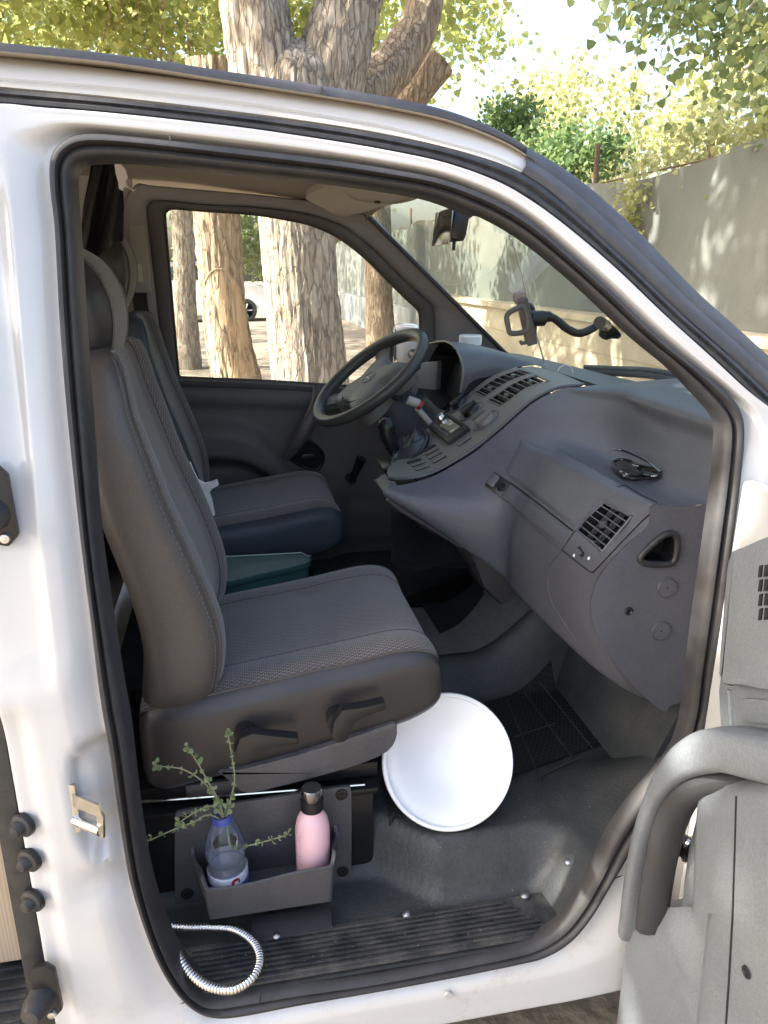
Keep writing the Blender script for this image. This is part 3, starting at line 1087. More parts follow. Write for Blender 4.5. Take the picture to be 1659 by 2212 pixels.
mesh('pillar_cover', v, f, TRIMX, van, 45)
# weld line on the painted channel
MB().tube([PS(367, 272, -.0155), PS(367, 302, -.006)], .0009, 5).build('panel_joint', mat('sealant_grey', (.25, .24, .23), .7), van)

# ---- roof skin, shell, nose (closed body so that it shades the cabin)
rows = []
for p in r0:
    row = []
    for k in range(13):
        t = k / 12
        row.append((p.x, L(p.y, 1.88 - p.y, t), p.z - .004 + .035 * (1 - (2 * t - 1) ** 2)))
    rows.append(row)
v, f, uv = loft(rows)
mesh('roof', v, f, PAINT, van)
sh = MB()
sh.box((-1.72, 1.865, 1.05), 2.7, .02, 1.4)                         # driver-side rear wall, below the roof
sh.box((-3.0, .94, 1.1), .03, 1.84, 1.5)
sh.box((-2.3, .01, 1.1), 1.5, .02, 1.4)                             # behind the sliding door opening
sh.box((-1.65, .94, .43), 2.7, 1.84, .06)
sh.build('rear_body', PAINT, van)
v, f, uv = loft([[(x, y, z + .02 * (1 - ((y - .94) / .9) ** 2)) for y in np.linspace(.03, 1.85, 13)] for x, z in ((-3.0, 1.84), (-1.9, 1.845), (-1.88, 1.845))])
mesh('rear_roof', v, f, PAINT, van)
nose = []
for x, z, w in ((1.0, 1.20, .80), (1.2, 1.12, .86), (1.5, 1.02, .88), (1.75, .92, .84), (1.86, .75, .80), (1.88, .45, .78), (1.80, .30, .76)):
    nose.append([(x, .94 + w * k, z + .03 * (1 - k * k)) for k in np.linspace(-1, 1, 13)])
v, f, uv = loft(nose)
mesh('bonnet', v, f, PAINT, van)
for s in (0, 1):
    yy = .05 if s == 0 else 1.83
    MB().add([(.9, yy, .3), (.9, yy, 1.22), (1.2, yy, 1.11), (1.5, yy, 1.0), (1.75, yy, .9), (1.85, yy, .74), (1.87, yy, .4), (1.8, yy, .3)], [tuple(range(8))]).build('front_wing', PAINT, van, 0)
for x in (1.22, -1.78):
    for yy, a in ((.1, -1), (1.78, 1)):
        w_ = part('road_wheel', van)
        MB().lathe([(.18, -.09), (.27, -.1), (.31, -.07), (.315, 0), (.31, .07), (.27, .1), (.18, .09)], (x, yy, .315), (0, 1, 0), 40).build('tyre', RUBBER, w_)
        MB().lathe([(.0, .05 * a), (.06, .06 * a), (.15, .04 * a), (.19, .085 * a)], (x, yy, .315), (0, 1, 0), 32).build('rim', SCREW, w_)

# ---- glass
far = [(784, 455), (850, 520), (950, 620), (1050, 720), (1100, 770)]
fa = cr([P(x, y, 'Y', 1.56) for x, y in far], 6)
fa = resample([fa[0] + (fa[0] - fa[1]) * 2] + fa + [fa[-1] + (fa[-1] - fa[-7]) * 1.1], 17)
ne = resample(tt + [tt[-1] + (tt[-1] - tt[-2])], 17)
rows = []
for a, b in zip(ne, fa):
    row = []
    for k in range(25):
        t = k / 24
        q = a.lerp(b, t)
        q.x += .13 * (1 - (2 * t - 1) ** 2)
        row.append(q)
    rows.append(row)
v, f, uv = loft(rows)
WSV, WSF = v, f
WSB = bvh_of(v, f)
ws = mesh('windscreen', v, f, GLASSW, van)
MB().tube([q + Vector((-.004, -.006, 0)) for q in fa], .0075, 8).build('windscreen_seal', RUBBER, van)

# ---- headliner and far side trim
hl = []
for p in r0:
    if p.x < -2:
        continue
    row = []
    for k in range(17):
        t = k / 16
        y = L(SY(1.7) + .02, 1.88 - SY(1.7) - .06, t)
        z = p.z - .022 + .034 * (1 - (2 * t - 1) ** 2) - .012 * ss(.85, 1, t)
        row.append((min(p.x, .44), y, max(z, 1.712)))
    hl.append(row)
v, f, uv = loft(hl)
mesh('headliner', v, f, HEADL, van)

WP = [(384, 790), (370, 630), (357, 475), (361, 456), (374, 450), (440, 455), (542, 462), (620, 474), (672, 486), (728, 511), (784, 553), (840, 608), (877, 645), (900, 666), (908, 685), (907, 760), (904, 835), (880, 842), (720, 832), (560, 822), (405, 816), (388, 812)]
DP = [(352, 800), (335, 630), (317, 470), (322, 440), (345, 432), (440, 441), (545, 446), (628, 455), (685, 466), (745, 490), (803, 534), (860, 590), (900, 628), (930, 655), (940, 680), (942, 770), (942, 852), (880, 862), (720, 851), (560, 841), (400, 836), (362, 834)]
drv = part('driver_door', van)
wp, dp = cr([PF(*p) for p in WP], 5, True), cr([PF(*p) for p in DP], 5, True)
v, f, uv = band(wp, dp, [(-.02, -.03), (0, -.012), (.12, -.001), (.3, .006), (.8, .006), (.95, .002), (1, -.006)], True)
mesh('window_frame', v, f, DGREY, drv, 50)
v, f, uv = loft([[q + Vector((0, .012, 0)) for q in wp]])
MB().add([q + Vector((0, .016, 0)) for q in wp], [tuple(range(len(wp)))]).build('window_pane', GLASSS, drv, 0)
MB().tube([q + Vector((0, .008, 0)) for q in wp], .0042, 6, True).build('glass_run', mat('worn_glass_run', (.10, .085, .06), .4), drv)
HP = {0: (262, 800), 1: (258, 630), 2: (262, 470), 3: (290, 402), 4: (335, 402), 5: (440, 411), 6: (545, 420), 7: (640, 430), 8: (705, 438), 9: (770, 448), 10: (815, 478), 11: (868, 535), 12: (935, 602), 13: (990, 658), 14: (1040, 708), 15: (1098, 772), 16: (1105, 820)}
dk = [PF(*DP[i]) for i in range(17)]
hk = [PF(*HP[i]) for i in range(17)]
for i in range(10, 17):
    hk[i] = P(*HP[i], 'Y', 1.565)
d2, h2 = cr(dk, 5), cr(hk, 5)
v, f, uv = band(d2, h2, [(-.1, -.02), (0, .002), (.06, .012), (.2, .016), (.6, .017), (.9, .012), (1.02, 0), (1.03, -.03)])
mesh('pillar_trim', v, f, PILLAR, van, 50)
# rear part of the far side behind the driver seat
v, f, uv = loft([[PF(x, y, .01) + Vector((0, .012, 0)) for x in (-60, 60, 180, 285)] for y in (380, 500, 700, 950, 1150)])
mesh('rear_pillar_trim', v, f, PILLARL, van)

# driver door lower panel
rows = []
for iz in range(61):
    z = L(1.212, .50, iz / 60)
    row = []
    for ix in range(71):
        x = L(-.42, .86, ix / 70)
        zz = z - .075 * (x - .1) * 0
        top = PF(560, 840).z - .07 * (x - .1)
        zl = top - (1.212 - z)
        y = FYs(1.12) - .01
        d = top - zl                                     # distance below the sill
        y -= .012 * ss(.0, .02, d) * (1 - ss(.05, .075, d))
        ridge = .17 + .30 * ss(-.05, .36, x) ** 1.4      # arm rest sweeps down forwards
        g = ss(ridge - .07, ridge - .005, d)
        y -= .055 * g * (1 - ss(ridge + .07, ridge + .095, d)) * (1 - ss(.20, .34, x) * .8)
        y += .03 * ss(ridge + .09, ridge + .12, d) * (1 - ss(.30, .40, x)) * (1 - ss(.30, .36, d))
        y -= .05 * ss(.34, .40, d) * (1 - ss(.28, .4, x))
        row.append((x, y, zl))
    rows.append(row)
v, f, uv = loft(rows)
DPB = bvh_of(v, f)
mesh('door_panel', v, f, DGREY, drv, 60)
hp = cr([P(686, 832, 'Y', 1.655), P(687, 862, 'Y', 1.64), P(675, 898, 'Y', 1.625), P(655, 935, 'Y', 1.62), P(636, 965, 'Y', 1.63), P(618, 990, 'Y', 1.655)], 6)
MB().tube(hp, [.011 + .006 * math.sin(math.pi * i / (len(hp) - 1)) for i in range(len(hp))], 12, flat=1.5).build('grab_handle', mat('handle_plastic', (.11, .10, .105), .35), drv)


def ring_px(bv, pts, lift=.003):
    out = []
    for x, y in pts:
        l, n = hit(bv, x, y)
        if l is not None:
            out.append(l + n * lift)
    return out


lr = [(628, 985), (640, 960), (655, 950), (675, 957), (695, 975), (698, 992), (688, 1012), (672, 1014), (640, 1000)]
q = cr(ring_px(DPB, lr, .004), 4, True)
MB().tube(q, .006, 8, True).build('latch_bezel', BLACKP, drv)
cq = sum(q, Vector()) / len(q)
MB().add([cq + Vector((0, -.001, 0))] + [a + Vector((0, 0, 0)) for a in q], [(0, i + 1, (i + 1) % len(q) + 1) for i in range(len(q))]).build('latch_cup', CAVITY, drv)
a, n = hit(DPB, 665, 985)
MB().box(a + n * .012, .05, .012, .022, bev=.004).build('latch_lever', BLACKP, drv)
a, n = hit(DPB, 757, 1032)
b, n2_ = hit(DPB, 776, 983)
wc = part('window_crank', drv)
MB().lathe([(.0, -.035), (.018, -.035), (.02, -.02), (.02, .0)], a, (0, 1, 0), 20).build('crank_hub', BLACKP, wc)
MB().tube([a + Vector((0, -.03, 0)), L(a, b, .4) + Vector((0, -.04, 0)), b + Vector((0, -.05, 0))], [.014, .013, .019], 12).build('crank_arm', BLACKP, wc)
# door pocket end and sill ledge highlight
# far door mirror outside
dm = part('door_mirror', van)
mc = P(880, 742, 'Y', 1.98)
MB().box(mc, .10, .18, .15, Matrix.Rotation(R(-12), 3, 'Z'), .03).build('mirror_housing', PAINT, dm)
MB().box(mc + Vector((-.052, 0, 0)), .006, .15, .12, Matrix.Rotation(R(-12), 3, 'Z'), .002).build('mirror_glass', CHROME, dm)
MB().tube([mc + Vector((0, -.08, -.03)), mc + Vector((.04, -.24, -.06))], .02, 10).build('mirror_arm', BLACKP, dm)

# seat belt on the far post
sb = part('seat_belt', van)
MB().box(PF(303, 560, -.03), .05, .02, .20, bev=.008).build('belt_slide', PILLARL, sb)
MB().box(PF(302, 590, -.045), .018, .018, .055, bev=.005).build('belt_guide', CREAM, sb)
bp_ = [PF(300, 600, -.03), PF(304, 660, -.045), PF(318, 720, -.06), PF(330, 790, -.06), PF(332, 900, -.03)]
bb = resample(cr(bp_, 6), 30)
rows = [[q + Vector((-.022, 0, 0)), q + Vector((.022, 0, 0))] for q in bb]
v, f, uv = loft(rows)
mesh('belt_strap', v, f, mat('belt_webbing', (.035, .032, .03), .8), sb)
MB().box(PF(318, 712, -.07), .05, .012, .03, bev=.004).build('belt_tongue', BLACKP, sb)

# sun visor and its clip
vz = [(662, 432), (672, 418), (720, 400), (800, 398), (905, 421), (886, 436), (840, 444), (760, 466), (735, 470), (700, 452)]
vp = [P(x, y, 'Y', 1.25) for x, y in vz]
VC = [PF(0, 0)]
vis = part('sun_visor', van)


def plane_pts(pxs, p0, n):
    n = Vector(n)
    out = []
    for x, y in pxs:
        d = ray(x, y)
        out.append(CAM + d * ((Vector(p0) - CAM).dot(n) / d.dot(n)))
    return out


vn = Vector((.10, .046, 1)).normalized()
v0 = Vector((.30, 1.2, 1.752))
q = cr(plane_pts(vz, v0, vn), 3, True)
MB().prism(q, vn * .018, .004).build('visor_pad', VISOR, vis)
q2 = cr(plane_pts([(742, 412), (760, 428), (800, 438), (860, 438), (900, 426)], v0 - vn * .002, vn), 5)
MB().tube(q2, .0025, 6).build('visor_seam', HEADL, vis)
a = plane_pts([(815, 437)], v0 - vn * .004, vn)[0]
MB().box(a, .016, .012, .006, bev=.002).build('visor_clip', BLACKP, vis)

# rear view mirror
rv = part('rear_view_mirror', van)
c = P(976, 487, 'Y', .80)
MB().box(c, .040, .15, .072, Matrix.Rotation(R(10), 3, 'Y'), .016).build('mirror_shell', BLACKP, rv)
MB().box(c + Vector((-.022, 0, -.006)), .004, .145, .075, Matrix.Rotation(R(6), 3, 'Y'), .0015).build('mirror_face', mat('mirror_silver', (.25, .25, .25), .1, metal=1), rv)
MB().tube([c + Vector((.02, 0, .01)), c + Vector((.05, .0, .03)), c + Vector((.075, 0, .075))], .008, 8).build('mirror_stem', BLACKP, rv)
MB().tube([c + Vector((-.01, -.06, -.03)), c + Vector((-.012, -.06, -.055))], .004, 6).build('dip_lever', BLACKP, rv)

# black sheet added for the dark behind the seats, timber furniture beyond
MB().prism([(-.43, .16, .50), (-.43, 1.80, .50), (-.43, 1.80, 1.30), (-.43, .16, 1.30)], (-.02, 0, 0), .003).build('dark_rear_sheet', FABK, van)
MB().box((-1.25, .94, 1.2), .03, 1.6, 1.1, bev=.003).build('furniture_board', mat('tan_board', (.45, .34, .20), .7), van)

# ---- sliding door aperture edge: rubber, furniture panel, step
MB().prism([(-.337, -.005, .25), (-.37, -.005, .25), (-.37, -.005, 1.74), (-.337, -.005, 1.74)], (0, .05, 0), .006).build('sliding_door_seal', RUBBER, van)
wmat = mat('light_plywood', (.50, .40, .29), .6)
nt = wmat.node_tree
wv = nt.nodes.new('ShaderNodeTexWave')
wv.bands_direction = 'X'
wv.inputs['Scale'].default_value = 18
wv.inputs['Distortion'].default_value = 5
wv.inputs['Detail'].default_value = 4
tcn = nt.nodes.new('ShaderNodeTexCoord')
mp = nt.nodes.new('ShaderNodeMapping')
mp.inputs['Scale'].default_value = (3, 1, .15)
nt.links.new(tcn.outputs['Object'], mp.inputs[0])
nt.links.new(mp.outputs[0], wv.inputs[0])
mx = nt.nodes.new('ShaderNodeMix')
mx.data_type = 'RGBA'
mx.inputs['A'].default_value = (.52, .42, .31, 1)
mx.inputs['B'].default_value = (.43, .335, .235, 1)
nt.links.new(wv.outputs[0], mx.inputs['Factor'])
nt.links.new(mx.outputs['Result'], nt.nodes['Principled BSDF'].inputs['Base Color'])
MB().prism([(-.372, .07, .50), (-1.3, .07, .50), (-1.3, .07, 1.10), (-.372, .07, 1.10)], (0, .018, 0), .002).build('plywood_panel', wmat, van)
MB().box((-.85, .05, .455), .96, .16, .03, bev=.004).build('side_step', STEPR, van)
for k in range(7):
    MB().box((-.85, -.015 + k * .02, .472), .94, .009, .006, bev=.002).build('step_rib', STEPR, van)

# pillar hardware: black bumpers, round plugs, striker
for x, y, s in ((10, 1088, 1.0), (112, 2130, .95)):
    c = PS(x, y, -.022)
    b_ = part('door_bumper', van)
    MB().prism([c + Vector(q) * s for q in ((-.028, 0, .03), (-.022, 0, .05), (.0, 0, .055), (.012, 0, .04), (.014, 0, -.04), (.0, 0, -.055), (-.02, 0, -.05))], (0, -.012, 0), .004).build('bumper_plate', BLACKP, b_)
    MB().lathe([(.0, .04), (.014, .038), (.02, .026), (.022, .0)], c + Vector((-.012, -.006, -.01)), (-.35, -1, 0), 18).build('bumper_block', RUBBER, b_)
    MB().lathe([(.0, .006), (.006, .005), (.007, .0)], c + Vector((-.002, -.012, -.042 * s)), (0, -1, 0), 12).build('bumper_screw', SCREW, b_)
for x, y, s in ((48, 1782, .85), (62, 1858, 1.0), (70, 1945, 1.0)):
    c = PS(x, y, -.010)
    b_ = part('round_buffer', van)
    MB().lathe([(.0, .018), (.007, .017), (.010, .012), (.0115, .006), (.017, .004), (.018, .0)], c, (-.55, -1, 0), 22).build('buffer_cap', RUBBER, b_)
    MB().lathe([(.012, .003), (.019, .002), (.020, -.004)], c, (-.55, -1, 0), 22).build('buffer_collar', BLACKP, b_)
stk = part('door_striker', van)
c = PS(160, 1742, -.006)
MB().prism([c + Vector(q) * 1.15 for q in ((-.012, 0, .03), (-.005, 0, .038), (.006, 0, .034), (.006, 0, -.034), (-.005, 0, -.038), (-.012, 0, -.03))], (0, -.007, 0), .002).build('striker_plate', STEEL, stk)
MB().tube([c + Vector((.0, -.004, -.020)), c + Vector((.040, -.034, -.020))], .0085, 14).build('striker_pin', CHROME, stk)
MB().prism([c + Vector(q) for q in ((.0, -.006, .026), (.040, -.036, .024), (.046, -.040, .006), (.042, -.037, -.032), (.034, -.031, -.030), (.036, -.033, .004), (.0, -.006, .004))], (.0025, .0035, 0), 0).build('striker_arm', STEEL, stk)
# small sill drain screw near the bottom
MB().lathe([(.0, .004), (.007, .004), (.008, 0)], PS(968, 2148, -.017), (0, -1, 0), 16).build('sill_plug', mat('sill_plug_grey', (.45, .44, .42), .5), van)

# ---- the open passenger door
pd = part('passenger_door', van)
XD = .63


def D(x, y, X=XD):
    return P(x, y, 'X', X)


left = [(1602, 1180), (1585, 1215), (1570, 1320), (1556, 1430), (1548, 1490), (1552, 1570), (1556, 1660), (1540, 1690), (1505, 1745), (1484, 1830), (1474, 1900), (1468, 1957), (1368, 1957), (1352, 2060), (1338, 2150), (1322, 2260), (1300, 2420)]
lp = [D(x, y) for x, y in left]
ytop, ybot = lp[0].z, lp[-1].z
poly = lp + [Vector((XD, -1.0, lp[-1].z)), Vector((XD, -1.0, lp[0].z + .02))]
MB().prism(poly, (.10, 0, 0), .010).build('inner_panel', DOORP, pd)
MB().prism([Vector((XD + .101, .0, .28)), Vector((XD + .101, -1.02, .28)), Vector((XD + .101, -1.02, 1.28)), Vector((XD + .101, -.02, 1.28))], (.03, 0, 0), .01).build('outer_skin', PAINT, pd)
# speaker pod near the hinge
pod = [(1617, 1196), (1640, 1178), (1800, 1150), (1800, 1470), (1640, 1478), (1600, 1472), (1592, 1440), (1600, 1330), (1608, 1240)]
q = cr([D(x, y, XD) for x, y in pod], 3, True)
MB().prism(q, (-.03, 0, 0), .012).build('speaker_pod', DOORP, pd)
for k in range(4):
    MB().prism([D(x, y, XD - .0302) for x, y in ((1643, 1222 + k * 31), (1649, 1220 + k * 31), (1646, 1246 + k * 31), (1640, 1247 + k * 31))], (-.002, 0, 0)).build('speaker_slot', CAVITY, pd, 0)
    MB().prism([D(x, y, XD - .0302) for x, y in ((1655, 1220 + k * 31), (1663, 1219 + k * 31), (1660, 1245 + k * 31), (1652, 1246 + k * 31))], (-.002, 0, 0)).build('speaker_slot', CAVITY, pd, 0)
# narrow ridge and embossed square on the shelf below the pod
MB().tube([D(1578, 1490), D(1580, 1530), D(1583, 1572)], .005, 8).build('shelf_ridge', DOORP, pd)
sq = cr([D(x, y) for x, y in ((1610, 1545), (1609, 1515), (1616, 1508), (1670, 1512), (1690, 1516), (1692, 1560), (1640, 1562), (1615, 1556))], 3, True)
MB().prism(sq, (-.004, 0, 0), .002).build('embossed_square', DOORP, pd)
# arm rest block: bulged lower panel in vertical sections
rows = []
secs = [(1330, 0), (1345, .022), (1385, .030), (1430, .022), (1470, .012), (1505, .006), (1530, .022), (1560, .048), (1620, .052), (1720, .05), (1860, .05)]
for yk, (yt) in enumerate((1957, 2000, 2060, 2130, 2212, 2300, 2420)):
    row = []
    for (x, h) in secs:
        dx = (1957 - yt) * .12
        hh = h * (.55 if yk == 0 and x < 1520 else 1)
        row.append(D(x + 42 + dx, yt) + Vector((-hh, 0, 0)))
    rows.append(cr(row, 4))
v, f, uv = loft(rows)
mesh('lower_panel', v, f, DOORP, pd, 60)
rows = []
for t, yt in enumerate((1676, 1688, 1710, 1760, 1850, 1960)):
    row = []
    for (x, h) in ((1538, -.004), (1550, .02), (1572, .046), (1600, .052), (1660, .053), (1760, .05), (1900, .05)):
        xs = x + {0: 22, 1: 10, 2: 2}.get(t, 0) + (1710 - yt) * .05
        hh = h * {0: .25, 1: .8}.get(t, 1)
        row.append(D(xs, yt) + Vector((-hh, 0, 0)))
    rows.append(cr(row, 5))
v, f, uv = loft(rows)
mesh('upper_pad', v, f, DOORP, pd, 60)
# arched pull handle
path = cr([D(1376, 2015, XD - .005), D(1383, 1972, XD - .02), D(1396, 1880, XD - .03), D(1418, 1785, XD - .04), D(1452, 1700, XD - .045), D(1500, 1643, XD - .045), D(1565, 1618, XD - .04), D(1640, 1630, XD - .03), D(1740, 1652, XD - .02)], 8)
rows = []
for i, q in enumerate(path):
    t = (path[min(i + 1, len(path) - 1)] - path[max(i - 1, 0)]).normalized()
    w = Vector((1, 0, 0))
    nn = t.cross(w).normalized()
    if nn.dot(Vector((0, -.4, -1))) > 0:
        nn = -nn
    hw, th = .012 + .016 * ss(.40, .75, i / (len(path) - 1)), .034
    prof = []
    for k in range(16):
        a = 2 * math.pi * k / 16
        ca, sa = math.cos(a), math.sin(a)
        ex = .55
        prof.append(q + nn * hw * math.copysign(abs(ca) ** ex, ca) + w * th * math.copysign(abs(sa) ** ex, sa))
    rows.append(prof)
v, f, uv = loft(rows, closed_u=True)
f += [tuple(range(15, -1, -1))]
mesh('pull_handle', v, f, DOORP, pd, 60)
ip = cr([D(1406, 2000, XD - .025), D(1412, 1960, XD - .03), D(1424, 1880, XD - .035), D(1442, 1800, XD - .04), D(1468, 1738, XD - .045), D(1505, 1706, XD - .045), D(1552, 1690, XD - .035), D(1610, 1690, XD - .01)], 8)
MB().tube(ip, [.0155] * len(ip), 12, flat=1.7).build('handle_grip', mat('soft_black_grip', (.04, .041, .043), .6, bump=(600, .3, .001)), pd)
for pts in (((1392, 1960), (1384, 2060), (1368, 2180), (1350, 2320)), ((1500, 1960), (1494, 2060), (1486, 2200))):
    pass
MB().tube([D(x, y, XD - .0535) for x, y in ((1590, 1720), (1588, 1800), (1583, 1960), (1574, 2120), (1562, 2300))], .0012, 5).build('panel_seam', CAVITY, pd)
for x, y in ((1622, 1668), (1612, 2100)):
    MB().lathe([(.0, -.001), (.004, -.001), (.0055, .001), (.0075, .0012), (.008, 0)], D(x, y, XD - .0525), (-1, 0, 0), 16).build('screw_cap', BLACKP, pd)
bt = part('door_check', pd)
c = D(1478, 1828, XD + .03)
MB().lathe([(.0, -.02), (.018, -.02), (.018, .006), (.02, .007), (.02, .012), (.015, .013), (.015, .03), (0, .03)], c, (.5, -.8, 0), 20).build('check_bolt', BLACKP, bt)
MB().lathe([(.0185, .005), (.022, .006), (.022, .011), (.0185, .012)], c, (.5, -.8, 0), 20).build('check_ring', CHROME, bt)

# ================================================================== CABIN
# ---- floor: one pressed sheet with entry step, centre hump, toe board, wheel arch
def floor_h(x, y):
    h = .545
    yb = L(.262, .165, ss(.20, .34, x))
    well = (1 - ss(yb - .05, yb, y)) * (1 - ss(.50, .60, x + .15 * (y - .1)))
    h -= .115 * well
    # toe board
    h += max(0, x - .80) * .95 * ss(.78, .86, x)
    # wheel arch / side rise in the front corner
    h += .10 * ss(.58, .86, x) * (1 - ss(.20, .36, y))
    # centre hump
    w0 = .60 - .20 * ss(.45, .85, x) * 0
    hump = ss(.60, .70, y + .10 * ss(.55, .25, x) * 0) * (1 - ss(1.00, 1.08, y)) * ss(.24, .40, x)
    h += (.085 + .16 * ss(.55, .82, x)) * hump
    return h


xs = np.linspace(-.36, 1.12, 149)
ys = np.linspace(.0, 1.74, 150)
v, f, uv = loft([[(x, y, floor_h(x, y)) for y in ys] for x in xs])
FLB = bvh_of(v, f)
mesh('floor_lining', v, f, FLOORR, van, 60)
rows = []
for i in range(40):
    x = L(.30, .86, i / 39)
    rows.append([(x, y, floor_h(x, y) + .006) for y in np.linspace(.70, .985, 26)])
v, f, uv = loft(rows)
mesh('hump_carpet', v, f, CARPET, van, 60)


def floor_mat(pxs, name, m, n=26):
    q = [hit(FLB, x, y)[0] for x, y in pxs]          # four corners
    rows = []
    for i in range(n):
        a, b = q[0].lerp(q[1], i / (n - 1)), q[3].lerp(q[2], i / (n - 1))
        row = []
        for k in range(n):
            p = a.lerp(b, k / (n - 1))
            row.append((p.x, p.y, floor_h(p.x, p.y) + .009))
        rows.append(row)
    v, f, uv = loft(rows)
    o = mesh(name, v, f, m, van, 60, uv)
    return o


floor_mat([(810, 1590), (1190, 1430), (1326, 1604), (840, 1795)], 'floor_mat', RIBMAT, 40)
floor_mat([(868, 1300), (1030, 1225), (1045, 1290), (950, 1375)], 'floor_mat', RIBMAT)
# mat grooves: raised squares pattern on the passenger mat
for (a, b) in (((1130, 1500), (1240, 1650)), ((1165, 1480), (1280, 1625)), ((1095, 1520), (1170, 1700)), ((1110, 1600), (1200, 1570)), ((1150, 1690), (1260, 1640))):
    pa = [hit(FLB, L(a[0], b[0], t), L(a[1], b[1], t))[0] + Vector((0, 0, .010)) for t in np.linspace(0, 1, 12)]
    MB().tube(pa, .0022, 5).build('mat_rib', mat('mat_rib_rubber', (.03, .032, .033), .7), van)

# sill step plate with ribs and screws
sp = part('step_plate', van)
pl = [(-.20, .004), (.50, .004), (.53, .03), (.52, .098), (-.20, .098)]
MB().prism([(x, y, .4365) for x, y in pl], (0, 0, .006), .002).build('plate', STEPR, sp)
for k in range(8):
    MB().box((.155, .012 + k * .0105, .4445), .71 - .02 * k, .0050, .006, bev=.0018).build('tread_rib', STEPR, sp)
for x, y in ((597, 2022), (877, 1975), (1133, 1935), (1228, 1862)):
    if y > 1900:
        c = P(x, y, 'Z', .4475)
    else:
        c = hit(FLB, x, y)[0]
    MB().lathe([(.0, .005), (.004, .0045), (.0075, .002), (.008, 0)], c, (0, 0, 1), 16).build('screw', SCREW, sp)
MB().prism([P(x, y, 'Z', .4435) for x, y in ((545, 1985), (715, 1960), (718, 2008), (540, 2040))], (0, 0, .006), .002).build('worn_pad', mat('worn_pad_rubber', (.03, .032, .036), .6), van)


# ---- seats
def superloop(n, ex):
    out = []
    for k in range(n):
        a = 2 * math.pi * (k + .5) / n
        c, s = math.cos(a), math.sin(a)
        out.append((math.copysign(abs(c) ** ex, c), math.copysign(abs(s) ** ex, s)))
    return out


